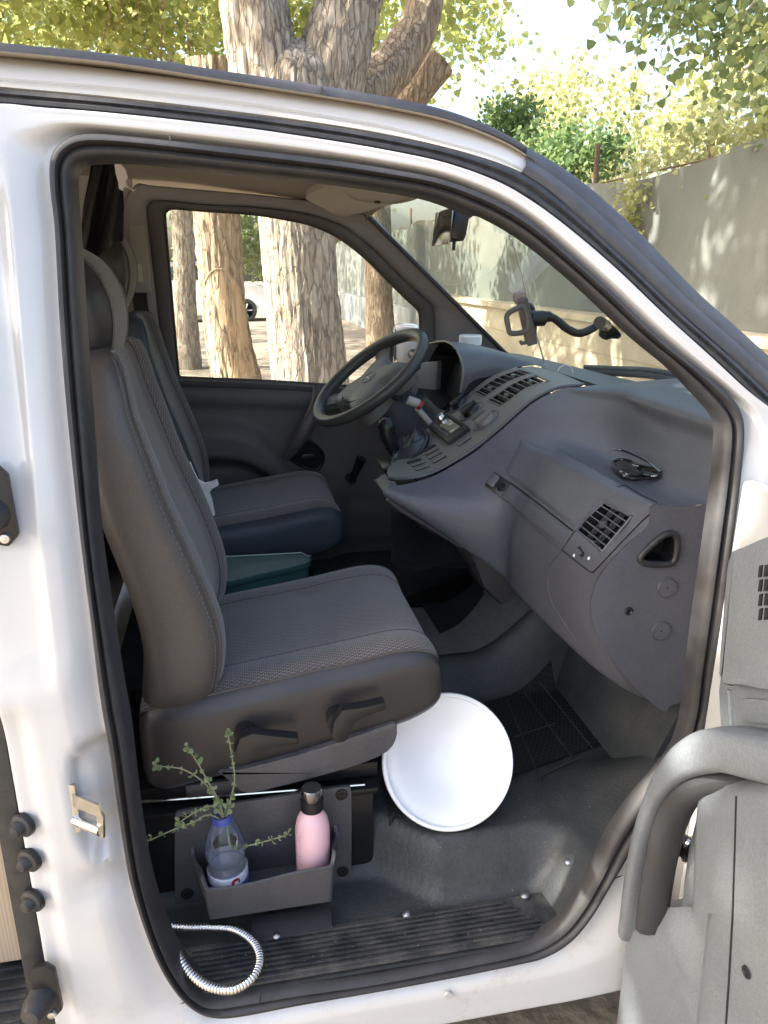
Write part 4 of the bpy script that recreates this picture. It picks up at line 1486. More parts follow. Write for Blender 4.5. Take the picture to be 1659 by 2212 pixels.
def make_seat(name, yc, dx=0., dzh=0., dxh=0., side_mat=VINYL, near=True):
    st = part(name, van)
    O = Vector((dx, 0, 0))
    hw = .235
    # backrest: front profile (x, z), half width, thickness
    prof = [(-.105, .80, .16, .10), (-.072, .835, .205, .13), (-.046, .875, .228, .15), (-.034, .93, .235, .155), (-.036, .99, .235, .155), (-.052, 1.06, .235, .15), (-.078, 1.14, .235, .145), (-.106, 1.22, .233, .135), (-.130, 1.30, .228, .12), (-.147, 1.36, .218, .105), (-.155, 1.40, .205, .092), (-.163, 1.43, .188, .08), (-.175, 1.448, .165, .06), (-.195, 1.456, .12, .03)]
    K = 64
    loop = superloop(K, .46)
    secs = []
    pr = cr([Vector((a, b, c)) for a, b, c, d in prof], 4)
    tk = [q.x for q in cr([Vector((d, 0, 0)) for a, b, c, d in prof], 4)]
    for q, t in zip(pr, tk):
        row = []
        for a, d in loop:
            rec = .030 * (1 - ss(.50, .78, abs(a))) * (1 if d > 0 else 0) * min(1, q.z / .2)
            w3 = Vector((q.x - t / 2 + d * t / 2 - rec, yc + a * q.z, q.y)) + O
            row.append(w3 + Vector((.0035 * noise.noise(w3 * 8), .0045 * noise.noise(w3 * 6 + Vector((3, 1, 2))), 0)))
        secs.append(row)
    v, f, uv = loft(secs, closed_u=True)
    nr = len(secs)
    f.append(tuple((nr - 1) * K + k for k in range(K)))
    fab, cen, vin = [], [], []
    for fc in f:
        if len(fc) > 4:
            vin.append(fc)
            continue
        k = fc[0] % K
        a0, d0 = loop[k]
        a1, d1 = loop[(k + 1) % K]
        am, dm_ = (a0 + a1) / 2, (d0 + d1) / 2
        if dm_ > 0 and abs(am) < .90 and fc[0] // K < nr - 3 and fc[0] // K > 3:
            (cen if abs(am) < .60 else fab).append(fc)
        else:
            vin.append(fc)

    def sub(nm, ff, m, uvq=None):
        used = sorted({i for q in ff for i in q})
        mp_ = {i: j for j, i in enumerate(used)}
        return mesh(nm, [v[i] for i in used], [tuple(mp_[i] for i in q) for q in ff], m, st, 60, [uvq[i] for i in used] if uvq else None)

    uvb = [(q.y, q.z) for q in v]
    sub('backrest_shell', vin, side_mat)
    sub('backrest_bolster', fab, WOVEN, uvb)
    sub('backrest_centre', cen, WOVENC, uvb)
    # piping along the shell / cloth border
    ks = [k for k in range(K) if loop[k][1] > 0]
    for lim, rad, m in ((.90, .0028, side_mat), (.60, .0016, VINYL)):
        for s in (-1, 1):
            kb = min(ks, key=lambda k: abs(loop[k][0] - s * lim))
            pts = [secs[i][kb] + Vector((.0005, 0, 0)) for i in range(5, nr - 4)]
            MB().tube(pts, rad, 6).build('backrest_piping', m, st)
    if near:                                             # stitching on the near bolster
        kb = min(ks, key=lambda k: abs(loop[k][0] + .955))
        for i in range(8, nr - 6):
            for t in (.1, .6):
                a, b = secs[i][kb].lerp(secs[i + 1][kb], t), secs[i][kb].lerp(secs[i + 1][kb], t + .3)
                MB().tube([a + Vector((.0006, -.0006, 0)), b + Vector((.0006, -.0006, 0))], .0009, 4).build('stitch', mat('stitch_thread', (.16, .15, .16), .8), st)
    # head rest
    hc = Vector((-.270 + dxh, yc, 1.490 + dzh)) + O
    hv, hf = [], []
    nu, nvv = 40, 28
    for i in range(nvv + 1):
        ph = math.pi * i / nvv
        for k in range(nu):
            th = 2 * math.pi * k / nu
            e = .62
            cx, cy, cz = math.sin(ph) * math.cos(th), math.cos(ph), math.sin(ph) * math.sin(th)
            rad = math.sqrt(cx * cx + cz * cz)
            yy = math.copysign(abs(cy) ** e, cy)
            rr = max(1e-4, rad) ** (e)
            ux, uz = (cx / rad, cz / rad) if rad > 1e-6 else (1, 0)
            hv.append(hc + Vector((ux * rr * .088 * (1 + .10 * uz), yy * .145, uz * rr * .126)))
    for i in range(nvv):
        for k in range(nu):
            hf.append((i * nu + k, i * nu + (k + 1) % nu, (i + 1) * nu + (k + 1) % nu, (i + 1) * nu + k))
    sidef = [q for q in hf if q[0] // nu < 10 or q[0] // nu >= nvv - 10]
    midf = [q for q in hf if not (q[0] // nu < 10 or q[0] // nu >= nvv - 10)]
    for nm, ff, m in (('headrest_side', [q for q in sidef if q[0] // nu < 10], VINYLK), ('headrest_side', [q for q in sidef if q[0] // nu >= 10], VINYLK), ('headrest_pad', midf, WOVENH)):
        used = sorted({i for q in ff for i in q})
        mp_ = {i: j for j, i in enumerate(used)}
        mesh(nm, [hv[i] for i in used], [tuple(mp_[i] for i in q) for q in ff], m, st, 60, [(hv[i].y, (math.atan2(hv[i].z - hc.z, hv[i].x - hc.x)) * .09) for i in used])
    for row in (10, nvv - 10):
        MB().tube([hv[row * nu + k] for k in range(nu)], .0035, 6, True).build('headrest_piping', VINYL, st)
    for s in (-1, 1):
        MB().tube([hc + Vector((0, s * .06, -.1)), hc + Vector((.01, s * .06, -.2))], .006, 8).build('headrest_post', CHROME, st)
    # cushion: sections along x, loop in (y, z)
    cp = [(-.20, .70, .83, .20), (-.19, .685, .854, .222), (-.15, .675, .870, .234), (-.05, .695, .884, .236), (.05, .715, .898, .236), (.15, .735, .912, .236), (.24, .757, .925, .236), (.29, .772, .925, .236), (.322, .79, .914, .234), (.340, .81, .896, .228), (.347, .83, .872, .215)]
    secs = []
    cpp = cr([Vector((a, b, c)) for a, b, c, d in cp], 5)
    wpp = [q.x for q in cr([Vector((d, 0, 0)) for a, b, c, d in cp], 5)]
    K = 72
    loop = superloop(K, .44)
    for q, w in zip(cpp, wpp):
        row = []
        for a, d in loop:
            x = q.x
            top, bot = q.z, q.y
            lift = .014 * ss(.45, .8, abs(a)) if d > 0 else 0
            drop = .010 * math.exp(-((x - .14) / .012) ** 2) * (1 - ss(.5, .62, abs(a))) if d > 0 else 0
            zc = (top + bot) / 2 + d * (top - bot) / 2 + lift * min(1, w / .236) - .012 - drop
            if d > 0:
                zc += .006 * (1 - a * a)
            w3 = Vector((x, yc + a * w, zc)) + O
            row.append(w3 + Vector((0, .0055 * noise.noise(w3 * 9), .004 * noise.noise(w3 * 7 + Vector((5, 0, 1))))))
        secs.append(row)
    v, f, uv = loft(secs, closed_u=True)
    nr = len(secs)
    f.append(tuple(range(K - 1, -1, -1)))
    f.append(tuple((nr - 1) * K + k for k in range(K)))
    fab, cen, vin = [], [], []
    for fc in f:
        if len(fc) > 4:
            vin.append(fc)
            continue
        k = fc[0] % K
        am = (loop[k][0] + loop[(k + 1) % K][0]) / 2
        dm_ = (loop[k][1] + loop[(k + 1) % K][1]) / 2
        if dm_ > .80 and fc[0] // K < nr - 5:
            (cen if abs(am) < .62 else fab).append(fc)
        else:
            vin.append(fc)
    uvb = [(q.y, q.x) for q in v]
    sub('cushion_shell', vin, VINYLK if near else side_mat)
    sub('cushion_bolster', fab, WOVEN, uvb)
    sub('cushion_centre', cen, WOVENC, uvb)
    ks = [k for k in range(K) if loop[k][1] > 0]
    for s in (-1, 1):
        kb = min(ks, key=lambda k: abs(loop[k][0] - s * .62))
        MB().tube([secs[i][kb] + Vector((0, 0, -.0002)) for i in range(2, nr - 5)], .0016, 6).build('cushion_seam', VINYL, st)
        cand = [k for k in ks if loop[k][0] * s > 0]
        kb = min(cand, key=lambda k: abs(loop[k][1] - .80))
        MB().tube([secs[i][kb] for i in range(2, nr - 5)], .0024, 6).build('cushion_piping', side_mat, st)
    return st


YP, YD = .435, 1.335
pseat = make_seat('passenger_seat', YP)
dseat = make_seat('driver_seat', YD, -.055, .075, -.015, VINYLB, False)
# plastic valance, levers, folds
val = cr([P(x, y, 'Y', .192) for x, y in ((470, 1668), (520, 1662), (640, 1632), (760, 1594), (850, 1562), (859, 1575), (856, 1600), (838, 1625), (790, 1648), (700, 1676), (600, 1702), (535, 1716), (510, 1702), (485, 1680))], 2, True)
MB().prism(val, (0, .05, 0), .006).build('seat_valance', GREYP, pseat)
for pts in (((505, 1628), (518, 1596), (545, 1585), (600, 1592), (645, 1596), (646, 1610), (600, 1614), (565, 1624), (540, 1648), (520, 1650)), ((716, 1592), (722, 1560), (740, 1535), (790, 1528), (833, 1518), (835, 1532), (800, 1546), (766, 1562), (755, 1590), (745, 1604), (728, 1606))):
    lev = part('seat_lever', pseat)
    q = [P(x, y, 'Y', .150) for x, y in pts]
    MB().prism(q, (0, .024, 0), .0035).build('lever_handle', BLACKP, van).parent = pseat
    c = q[1] + Vector((.010, .02, -.016))
    MB().lathe([(.02, 0), (.02, .05)], c, (0, 1, 0), 18).build('lever_boss', BLACKP, van).parent = pseat
    bpy.data.objects.remove(lev)
# seat pedestal
box = part('seat_box', van)
MB().box((-.02, .425, .535), .475, .40, .175, bev=.004).build('box_shell', BLACKM, box)
MB().box((-.02, .425, .628), .49, .42, .012, bev=.003).build('box_lid', BLACKM, box)
for y in (.26, .60):
    MB().box((-.02, y, .655), .50, .03, .03, bev=.004).build('seat_rail', BLACKM, box)
MB().box((-.06, .24, .66), .14, .012, .03, bev=.003).build('rail_slider', GREYP, box)
MB().tube([(-.25, .225, .662), (.2, .222, .64)], .003, 8).build('seat_rod', CHROME, box)
MB().box((-.02, 1.335, .60), .46, .42, .14, bev=.01).build('driver_seat_box', BLACKM, van)
# lidded box wall for bin: back plate with four bolts
YB = .220
plt = cr([P(x, y, 'Y', YB) for x, y in ((378, 1770), (384, 1752), (400, 1745), (560, 1722), (735, 1695), (752, 1697), (758, 1712), (758, 1870), (752, 1890), (735, 1894), (560, 1925), (395, 1950), (382, 1940), (378, 1920))], 2, True)
bn = part('storage_bin', van)
MB().prism(plt, (0, -.008, 0), .002).build('back_plate', GREYP, bn)
for x, y in ((402, 1770), (738, 1716), (740, 1882), (404, 1930)):
    MB().lathe([(.0, .006), (.006, .006), (.0065, .0035), (.011, .003), (.012, 0)], P(x, y, 'Y', YB - .008), (0, -1, 0), 18).build('bolt', BLACKP, bn)
# bin: floor, front wall, two side walls with sloping tops, rounded by sections
a = P(433, 1926, 'Y', .105)
b = P(729, 1872, 'Y', .105)
a2 = P(446, 1992, 'Y', .115)
b2 = P(724, 1932, 'Y', .115)
la = P(412, 1832, 'Y', .211)
lb = P(727, 1783, 'Y', .211)
zf = a.z
za, zb = a2.z, b2.z
zfl = min(za, zb)
xl, xr = a.x, b.x
outl = [(la.x, .211, la.z), (la.x + .002, .19, la.z - .01), (xl - .004, .15, L(la.z, zf, .55)), (xl, .125, zf + .012), (xl + .006, .110, zf + .002), (xl + .016, .104, zf), (L(xl, xr, .3), .102, zf), (L(xl, xr, .7), .102, b.z), (xr - .016, .104, b.z), (xr - .006, .110, b.z + .002), (xr, .125, b.z + .014), (xr + .002, .15, L(lb.z, b.z, .5)), (lb.x, .19, lb.z - .012), (lb.x, .211, lb.z)]
top = cr(outl, 4)
cc = Vector((L(xl, xr, .5), .16, 0))
botm = []
for q in top:
    k = .93
    botm.append(Vector((cc.x + (q.x - cc.x) * k, max(.113, q.y) if q.y < .2 else .211, zfl + .004)))
inn = [Vector((cc.x + (q.x - cc.x) * .955, q.y + (.006 if q.y < .2 else 0), q.z)) for q in top]
innb = [Vector((cc.x + (q.x - cc.x) * .955, q.y + (.006 if q.y < .2 else 0), q.z + .006)) for q in botm]
rows = [[q + Vector((0, 0, .004)) for q in botm], botm and [L(q, r_, .03) for q, r_ in zip(botm, top)], [L(q, r_, .5) for q, r_ in zip(botm, top)], [L(q, r_, .97) for q, r_ in zip(botm, top)], [q + Vector((0, 0, .001)) for q in top], [L(q, r_, .5) + Vector((0, 0, .0025)) for q, r_ in zip(top, inn)], [q + Vector((0, 0, .001)) for q in inn], [L(q, r_, .5) for q, r_ in zip(inn, innb)], innb]
v, f, uv = loft(rows)
f.append(tuple(range(len(top))))
nn_ = len(rows) - 1
f.append(tuple(nn_ * len(top) + k for k in range(len(top))))
mesh('bin_tray', v, f, GREYP, bn, 45)
BINZ = zfl + .01

# ---- dashboard, passenger body: cross sections (x, z) along y
def pxz(x, y, Y):
    p = P(x, y, 'Y', Y)
    return (p.x, p.z)


ye = .172
endprof = [(1.10, 1.30), (.90, 1.30), (.875, 1.25), (.84, 1.19), (.80, 1.178), (.745, 1.178), (.705, 1.182)] + [pxz(x, y, ye) for x, y in ((1398, 1136), (1342, 1186), (1285, 1263), (1278, 1340), (1320, 1420), (1372, 1484), (1432, 1536))] + [(.80, .775), (.90, .77)]
S = [(ye, endprof)]
mid = [(1.12, 1.315), (.905, 1.306), (.886, 1.262), (.862, 1.198), (.818, 1.166), (.750, 1.168), (.714, 1.174), (.668, 1.118), (.634, 1.062), (.606, 1.01), (.585, .955), (.582, .90), (.615, .845), (.69, .785), (.80, .76), (.92, .76)]
S.append((.21, [(L(a[0], b[0], .6), L(a[1], b[1], .6)) for a, b in zip(endprof, mid)]))
S.append((.28, mid))
S.append((.42, [(x + (.0 if i > 5 else .008), z - (.008 if 2 <= i <= 4 else 0)) for i, (x, z) in enumerate(mid)]))
S.append((.56, mid[:9] + [(.604, 1.01), (.59, .965), (.585, .918), (.61, .868), (.67, .82), (.78, .79), (.92, .78)]))
S.append((.64, [(1.13, 1.315), (.905, 1.31), (.868, 1.278), (.822, 1.225), (.775, 1.192), (.735, 1.182), (.702, 1.168), (.656, 1.112), (.618, 1.058), (.592, 1.02), (.574, .985), (.572, .945), (.60, .905), (.66, .865), (.78, .83), (.92, .82)]))
N_ = [(1250, 834), (1203, 842), (1154, 866), (1115, 897), (1077, 931), (1045, 957), (1019, 978), (942, 1023), (885, 1042), (835, 1052)]
last = [(1.13, 1.318)] + [pxz(x, y, .76) for x, y in N_] + [pxz(x, y, .76) for x, y in ((832, 1072), (900, 1112), (985, 1168), (1040, 1195), (1090, 1215))]
near_last = [(L(a[0], b[0], .72), L(a[1], b[1], .72)) for a, b in zip(S[-1][1], last)]
near_last = [(x + .012, z - .006) if 2 <= i <= 8 else (x, z) for i, (x, z) in enumerate(near_last)]
S.append((.715, near_last))
S.append((.752, last))
BOT = {.21: (1372, 1500), .28: (1290, 1448), .42: (1185, 1352), .56: (1115, 1282), .64: (1080, 1240)}
S2 = []
for y, pr in S:
    if y in BOT:                                        # front face sweeps straight down to the lower edge
        bx, bz = pxz(*BOT[y], y)
        gx, gz = pr[8]
        cx_, cz_ = min(gx, bx) - .030, L(gz, bz, .42)
        qs = []
        for t in (.27, .54, .79, 1.0):
            qs.append((gx * (1 - t) ** 2 + 2 * cx_ * t * (1 - t) + bx * t * t, gz * (1 - t) ** 2 + 2 * cz_ * t * (1 - t) + bz * t * t))
        pr = list(pr[:9]) + qs + [(bx + .05, bz - .004), (bx + .14, bz + .0), (bx + .28, bz + .01)]
    S2.append((y, pr))
near_last = [(L(a[0], b[0], .72), L(a[1], b[1], .72)) for a, b in zip(S2[-3][1], last)]
near_last = [(x + .012, z - .006) if 2 <= i <= 8 else (x, z) for i, (x, z) in enumerate(near_last)]
S2[-2] = (.715, near_last)
S = S2
rows = []
for y, pr in S:
    rows.append([Vector((x, y, z)) for x, z in pr])
fine = [cr(r_, 7) for r_ in rows]
cols = list(zip(*fine))
cols = [cr(list(c), 8) for c in cols]
grid = [list(r_) for r_ in zip(*cols)]
v, f, uv = loft(grid)
DV, DF = v, f
DB = bvh_of(v, f)
dash = part('dashboard', van)
SV = [(1303, 1080), (1365, 1118), (1303, 1192), (1246, 1145)]            # side vent aperture
keep = []
for fc in DF:
    c = sum((DV[i] for i in fc), Vector()) / 4
    if inpoly(*proj(c), SV):
        continue
    keep.append(fc)
mesh('dash_body', DV, keep, DASH, dash, 60)
# flat end panel
ep = [Vector((x, ye - .001, z)) for x, z in endprof]
epl = cr(ep, 4)
hr = cr([P(x, y, 'Y', ye - .004) for x, y in ((1428, 1160), (1448, 1152), (1461, 1160), (1463, 1180), (1457, 1210), (1440, 1219), (1395, 1217), (1383, 1207), (1392, 1192))], 4, True)
MB().tube(hr, .0060, 10, True).build('grip_bezel', RUBBER, dash)
cc = sum(hr, Vector()) / len(hr)
tri = tessellate_polygon([epl, hr])
MB().add(epl + [Vector((q.x, ye - .001, q.z)) for q in hr], [tuple(t_) for t_ in tri]).build('end_panel', DASH, dash, 0)
nh = len(hr)
MB().add([Vector((q.x, ye - .001, q.z)) for q in hr] + [Vector((q.x, ye + .04, q.z)) for q in hr], [(i, (i + 1) % nh, nh + (i + 1) % nh, nh + i) for i in range(nh)] + [tuple(range(nh, 2 * nh))]).build('grip_pocket', BLACKP, dash, 0)
for x, y in ((1441, 1270), (1428, 1363)):
    c = P(x, y, 'Y', ye - .002)
    MB().lathe([(.0, .0012), (.0165, .0012), (.0172, .0002), (.0185, -.0005), (.0188, .002), (.0195, 0)], c, (0, -1, 0), 30).build('blank_cap', DASH, dash)
    MB().lathe([(.0, .002), (.0015, .002), (.0016, 0)], c, (0, -1, 0), 10).build('cap_dimple', CAVITY, dash)
MB().lathe([(.0, -.002), (.003, -.0015), (.006, .003), (.0075, .002), (.008, 0)], P(1358, 1320, 'Y', ye - .002), (0, -1, 0), 18).build('panel_screw', BLACKP, dash)


def seam(bv, pxs, r=.0014, lift=.0003, n=5):
    q = cr([Vector((x, y, 0)) for x, y in pxs], n)
    pts = []
    for c in q:
        l, nn = hit(bv, c.x, c.y)
        if l is not None:
            pts.append(l + nn * lift)
    return pts


def seam_obj(name, pxs, parent, r=.0014, m=CAVITY, bv=None, lift=.0003):
    pts = seam(bv or DB, pxs, r, lift)
    if len(pts) > 2:
        return MB().tube(pts, r, 5).build(name, m, parent)


# glove box lid outline, seams of the passenger side
seam_obj('glovebox_gap', [(1103, 1043), (1150, 1078), (1195, 1113), (1238, 1147)], dash, .0022)
seam_obj('glovebox_seam', [(1079, 1072), (1120, 1108), (1165, 1148), (1213, 1190)], dash, .0013, GREYP, lift=.0008)
seam_obj('glovebox_edge', [(1350, 1048), (1322, 1058), (1290, 1092), (1248, 1140), (1214, 1188)], dash, .0013)
seam_obj('vent_panel_edge', [(1350, 1048), (1385, 1070), (1420, 1091), (1385, 1128), (1340, 1175), (1290, 1228), (1279, 1236), (1262, 1226), (1214, 1188)], dash, .0016)
seam_obj('end_cap_seam', [(1212, 1192), (1190, 1220), (1182, 1250), (1188, 1290), (1212, 1335), (1245, 1385)], dash, .0012, GREYP, lift=.0004)
# glove box lid: two raised padded panels following the dash face
def pad(name, c4, lift, m, nu=26, nv=16, edge=.14):
    rows = []
    for i in range(nu + 1):
        s = i / nu
        row = []
        for k in range(nv + 1):
            t = k / nv
            x = L(L(c4[0][0], c4[1][0], s), L(c4[3][0], c4[2][0], s), t)
            y = L(L(c4[0][1], c4[1][1], s), L(c4[3][1], c4[2][1], s), t)
            l_, n_ = hit(DB, x, y)
            if l_ is None:
                l_ = DB.find_nearest(P(x, y, 'Y', .4))[0]
                n_ = Vector((-.7, 0, .7))
            e = min(1, min(s, 1 - s) / edge * 1.6, min(t, 1 - t) / edge)
            row.append(l_ + n_ * (lift * (1 - (1 - max(0, e)) ** 3) - .001))
        rows.append(row)
    v, f, uv = loft(rows)
    return mesh(name, v, f, m, dash, 60)


pad('glovebox_lid', [(1126, 945), (1345, 1052), (1240, 1143), (1088, 1022)], .005, DASH)
pad('glovebox_lower', [(1100, 1048), (1234, 1149), (1216, 1184), (1082, 1074)], .004, DASH)
# glove box latch
lq = [hit(DB, x, y)[0] for x, y in ((1068, 1020), (1104, 1044), (1082, 1076), (1048, 1050))]
ln = (lq[1] - lq[0]).cross(lq[3] - lq[0]).normalized()
if ln.dot(_f) > 0:
    ln = -ln
MB().prism([q + ln * .001 for q in lq], ln * .004, .002).build('latch_plate', BLACKP, dash)
lm = [L(L(lq[0], lq[1], s), L(lq[3], lq[2], s), t) for s, t in ((.08, .1), (.48, .1), (.48, .85), (.08, .85))]
MB().prism([q + ln * .005 for q in lm], ln * .008, .002).build('latch_paddle', DASH, dash)
lc = L(L(lq[0], lq[1], .75), L(lq[3], lq[2], .75), .5) + ln * .004
MB().lathe([(.0, .003), (.008, .003), (.009, .005), (.0105, .004), (.011, 0)], lc, ln, 18).build('latch_lock', BLACKM, dash)

# side air vent
svh = [hitn(DB, x, y, .3) for x, y in SV]
sn = (svh[1] - svh[0]).cross(svh[3] - svh[0]).normalized()
if sn.dot(_f) > 0:
    sn = -sn
MB().add([q - sn * .03 for q in svh] + [q + sn * .0 for q in svh], [(0, 1, 2, 3), (0, 1, 5, 4), (1, 2, 6, 5), (2, 3, 7, 6), (3, 0, 4, 7)]).build('vent_duct', CAVITY, dash, 0)
MB().tube([q + sn * .001 for q in svh], .0028, 6, True).build('vent_frame', DASH, dash)
for k in range(5):
    t = (k + .8) / 5.6
    a, b = svh[0].lerp(svh[1], 1 - t), svh[3].lerp(svh[2], 1 - t)
    a, b = svh[0].lerp(svh[3], t), svh[1].lerp(svh[2], t)
    ax = (b - a).normalized()
    M = Matrix((ax, ax.cross(sn), sn)).transposed()
    MB().box((a + b) / 2 - sn * .008, (b - a).length, .0022, .016, M).build('vent_slat', DASH, dash)
for k in range(3):
    t = (k + .7) / 3.4
    a, b = svh[0].lerp(svh[1], t), svh[3].lerp(svh[2], t)
    ax = (b - a).normalized()
    M = Matrix((ax, ax.cross(sn), sn)).transposed()
    MB().box((a + b) / 2 - sn * .018, (b - a).length, .002, .012, M).build('vent_vane', DASH, dash)
vk = (svh[0] + svh[1] + svh[2] + svh[3]) / 4
MB().box(vk, .012, .010, .012, bev=.002).build('vent_tab', GREYP, dash)
# thumb wheel below the vent
tw = [hit(DB, x, y)[0] for x, y in ((1245, 1178), (1262, 1190), (1272, 1205), (1256, 1194))]
c, n = hit(DB, 1255, 1192)
M = Matrix(((svh[3] - svh[0]).normalized(), (svh[3] - svh[0]).normalized().cross(n), n)).transposed()
MB().box(c + n * .001, .010, .030, .004, M, .001).build('wheel_slot', CAVITY, dash)
MB().box(c + n * .004, .006, .018, .006, M, .0015).build('thumb_wheel', DASH, dash)
for x, y in ((1240, 1200), (1272, 1206)):
    c, n = hit(DB, x, y)
    MB().lathe([(.0022, .0006), (.0034, .0006), (.0034, .0)], c, n, 14).build('vent_symbol', WHITEP, dash)

# ---- centre panel: extruded along y, with two curved louvre blocks, knobs, radio, buttons
npx = [(1262, 829), (1250, 832), (1203, 838), (1154, 861), (1115, 892), (1077, 926), (1019, 972), (942, 1017), (885, 1036), (848, 1044)]
prof = cr([P(x, y, 'Y', .757) for x, y in npx], 8)
rows = []
ny = 44
for i, q in enumerate(prof):
    t = i / (len(prof) - 1)
    y0, y1 = .757, 1.115
    if t > .78:
        y0 += .05 * ((t - .78) / .22) ** 2
    if t > .62:
        y1 -= .28 * ((t - .62) / .38) ** 2.0
    row = []
    for k in range(ny + 1):
        s = k / ny
        row.append(Vector((q.x, L(y0, y1, s), q.z + .012 * math.sin(math.pi * s) * .6)))
    rows.append(row)
v, f, uv = loft(rows)
CV, CF = v, f
CB = bvh_of(v, f)
VA = ([(1025, 848), (1046, 833), (1067, 819), (1095, 807), (1123, 799)], [(1046, 858), (1070, 843), (1094, 828), (1122, 816), (1150, 807)])
VBk = ([(1054, 865), (1080, 847), (1106, 830), (1132, 818), (1159, 811)], [(1081, 878), (1108, 860), (1134, 842), (1160, 831), (1186, 824)])
polys = [va[0] + va[1][::-1] for va in (VA, VBk)]
keep = [fc for fc in CF if not any(inpoly(*proj(sum((CV[i] for i in fc), Vector()) / 4), pg) for pg in polys)]
mesh('centre_panel', CV, keep, DASHG, dash, 60)
# panel border lip
lip = [r_[0] for r_ in rows]
MB().tube(lip, .004, 8).build('panel_lip', DASH, dash)
for va in (VA, VBk):
    A = [hit(CB, *q) for q in va[0]]
    Bq = [hit(CB, *q) for q in va[1]]
    if any(q[0] is None for q in A + Bq):
        continue
    nn = sum((q[1] for q in A + Bq), Vector()).normalized()
    Af = cr([q[0] for q in A], 6)
    Bf = cr([q[0] for q in Bq], 6)
    v, f, uv = loft([Af, [q - nn * .03 for q in Af], [q - nn * .03 for q in Bf], Bf])
    mesh('louvre_duct', v, f, CAVITY, dash, 0)
    MB().tube(Af + Bf[::-1], .0026, 6, True).build('louvre_frame', DASHG, dash)
    nsl = 8
    for k in range(nsl):
        t = (k + .6) / (nsl + .2) * (len(Af) - 1)
        i = int(t)
        a, b = Af[i].lerp(Af[min(i + 1, len(Af) - 1)], t - i), Bf[i].lerp(Bf[min(i + 1, len(Bf) - 1)], t - i)
        ax = (b - a).normalized()
        M = Matrix((ax, ax.cross(nn), nn)).transposed()
        MB().box((a + b) / 2 - nn * .006, (b - a).length, .0020, .014, M).build('louvre_slat', DASHG, dash)
    a, b = Af[6].lerp(Bf[6], .5), Af[18].lerp(Bf[18], .5)
    for c in (a, b):
        MB().box(c + nn * .0, .012, .010, .008, bev=.002).build('louvre_tab', DASHG, dash)


def panel_frame(x, y):
    c, n = hit(CB, x, y)
    yv = Vector((0, 1, 0))
    t = n.cross(yv).normalized()          # along the panel, up
    if t.z < 0:
        t = -t
    return c, n, t, yv


for x, y, r_ in ((994, 873, .036), (1019, 889, .036), (1050, 909, .036)):
    c, n, t, yv = panel_frame(x, y)
    MB().lathe([(r_ * .80, -.002), (r_, .003), (r_ * 1.06, .003), (r_ * 1.1, 0)], c, n, 32).build('knob_bezel', DASH, dash)
    kb = part('control_knob', dash)
    MB().lathe([(0, .012), (r_ * .55, .012), (r_ * .66, .008), (r_ * .72, 0)], c, n, 32).build('knob_skirt', BLACKP if x < 1040 else DASHG, dash)
    M = Matrix((t, yv, n)).transposed()
    MB().box(c + n * .014, r_ * 1.35, .012, .016, M, .004).build('knob_grip', BLACKP if x < 1040 else DASHG, dash)
    bpy.data.objects.remove(kb)
c, n, t, yv = panel_frame(1006, 880)
MB().box(c + n * .003, .034, .008, .006, Matrix((t, yv, n)).transposed(), .002).build('slide_switch', BLACKP, dash)
c, n, t, yv = panel_frame(1034, 898)
MB().box(c + n * .0015, .040, .009, .003, Matrix((t, yv, n)).transposed(), .001).build('scale_strip', GREYP, dash)
# radio
rc, rn, rt_, ry = panel_frame(971, 929)
MR = Matrix((rt_, ry, rn)).transposed()
MB().box(rc + rn * .000, .068, .200, .030, MR, .004).build('radio_body', BLACKP, dash)
MB().box(rc + rn * .0160 + rt_ * .004 + ry * -.015, .030, .115, .002, MR, .0005).build('radio_display', mat('lcd_grey_green', (.28, .29, .20), .08, coat=.5), dash)
MB().lathe([(.013, 0), (.0125, .012), (.011, .014), (0, .014)], rc + rn * .015 + ry * .072 + rt_ * .006, rn, 24).build('radio_knob', CHROME, dash)
for k in range(6):
    MB().box(rc + rn * .016 + rt_ * -.020 + ry * (-.07 + k * .025), .007, .018, .003, MR, .001).build('radio_key', DASH, dash)
MB().box(rc + rn * .016 + rt_ * .0235, .006, .15, .002, MR, .0005).build('radio_slot', CAVITY, dash)
for x, y in ((927, 969), (933, 976), (940, 984), (949, 992), (895, 997), (904, 1003), (913, 1011), (1003, 954)):
    h = hit(CB, x, y)
    if h[0] is None:
        continue
    c, n, t, yv = panel_frame(x, y)
    M = Matrix((t, yv, n)).transposed()
    MB().box(c + n * .0008, .038, .017, .003, M, .0012).build('switch_gap', CAVITY, dash)
    MB().box(c + n * .002, .036, .0145, .004, M, .0015).build('switch_blank', BLACKP if (x, y) in ((927, 969), (895, 997)) else DASHG, dash)

# driver side of the dash: cowl, binnacle, column
d1 = [(929, 742, 1.50), (950, 737, 1.42), (968, 739, 1.32), (986, 755, 1.18), (1000, 797, 1.12), (995, 848, 1.115)]
d2_ = [(1085, 766, 1.60), (1100, 771, 1.5), (1135, 779, 1.3), (1165, 788, 1.15), (1118, 793, 1.115), (1050, 815, 1.115)]
c1 = cr([P(x, y, 'Y', Y) for x, y, Y in d1], 6)
c2 = cr([P(x, y, 'Y', Y) for x, y, Y in d2_], 6)
rows = []
for s in np.linspace(0, 1, 12):
    rows.append([a.lerp(b, s) + Vector((0, 0, .012 * math.sin(math.pi * s))) for a, b in zip(c1, c2)])
rows = [[q + Vector((.02, .006, -.006)) for q in c1]] + rows
v, f, uv = loft(rows)
mesh('binnacle_hood', v, f, DASH, dash, 60)
MB().tube(c1, .0035, 8).build('hood_edge', DASHG, dash)
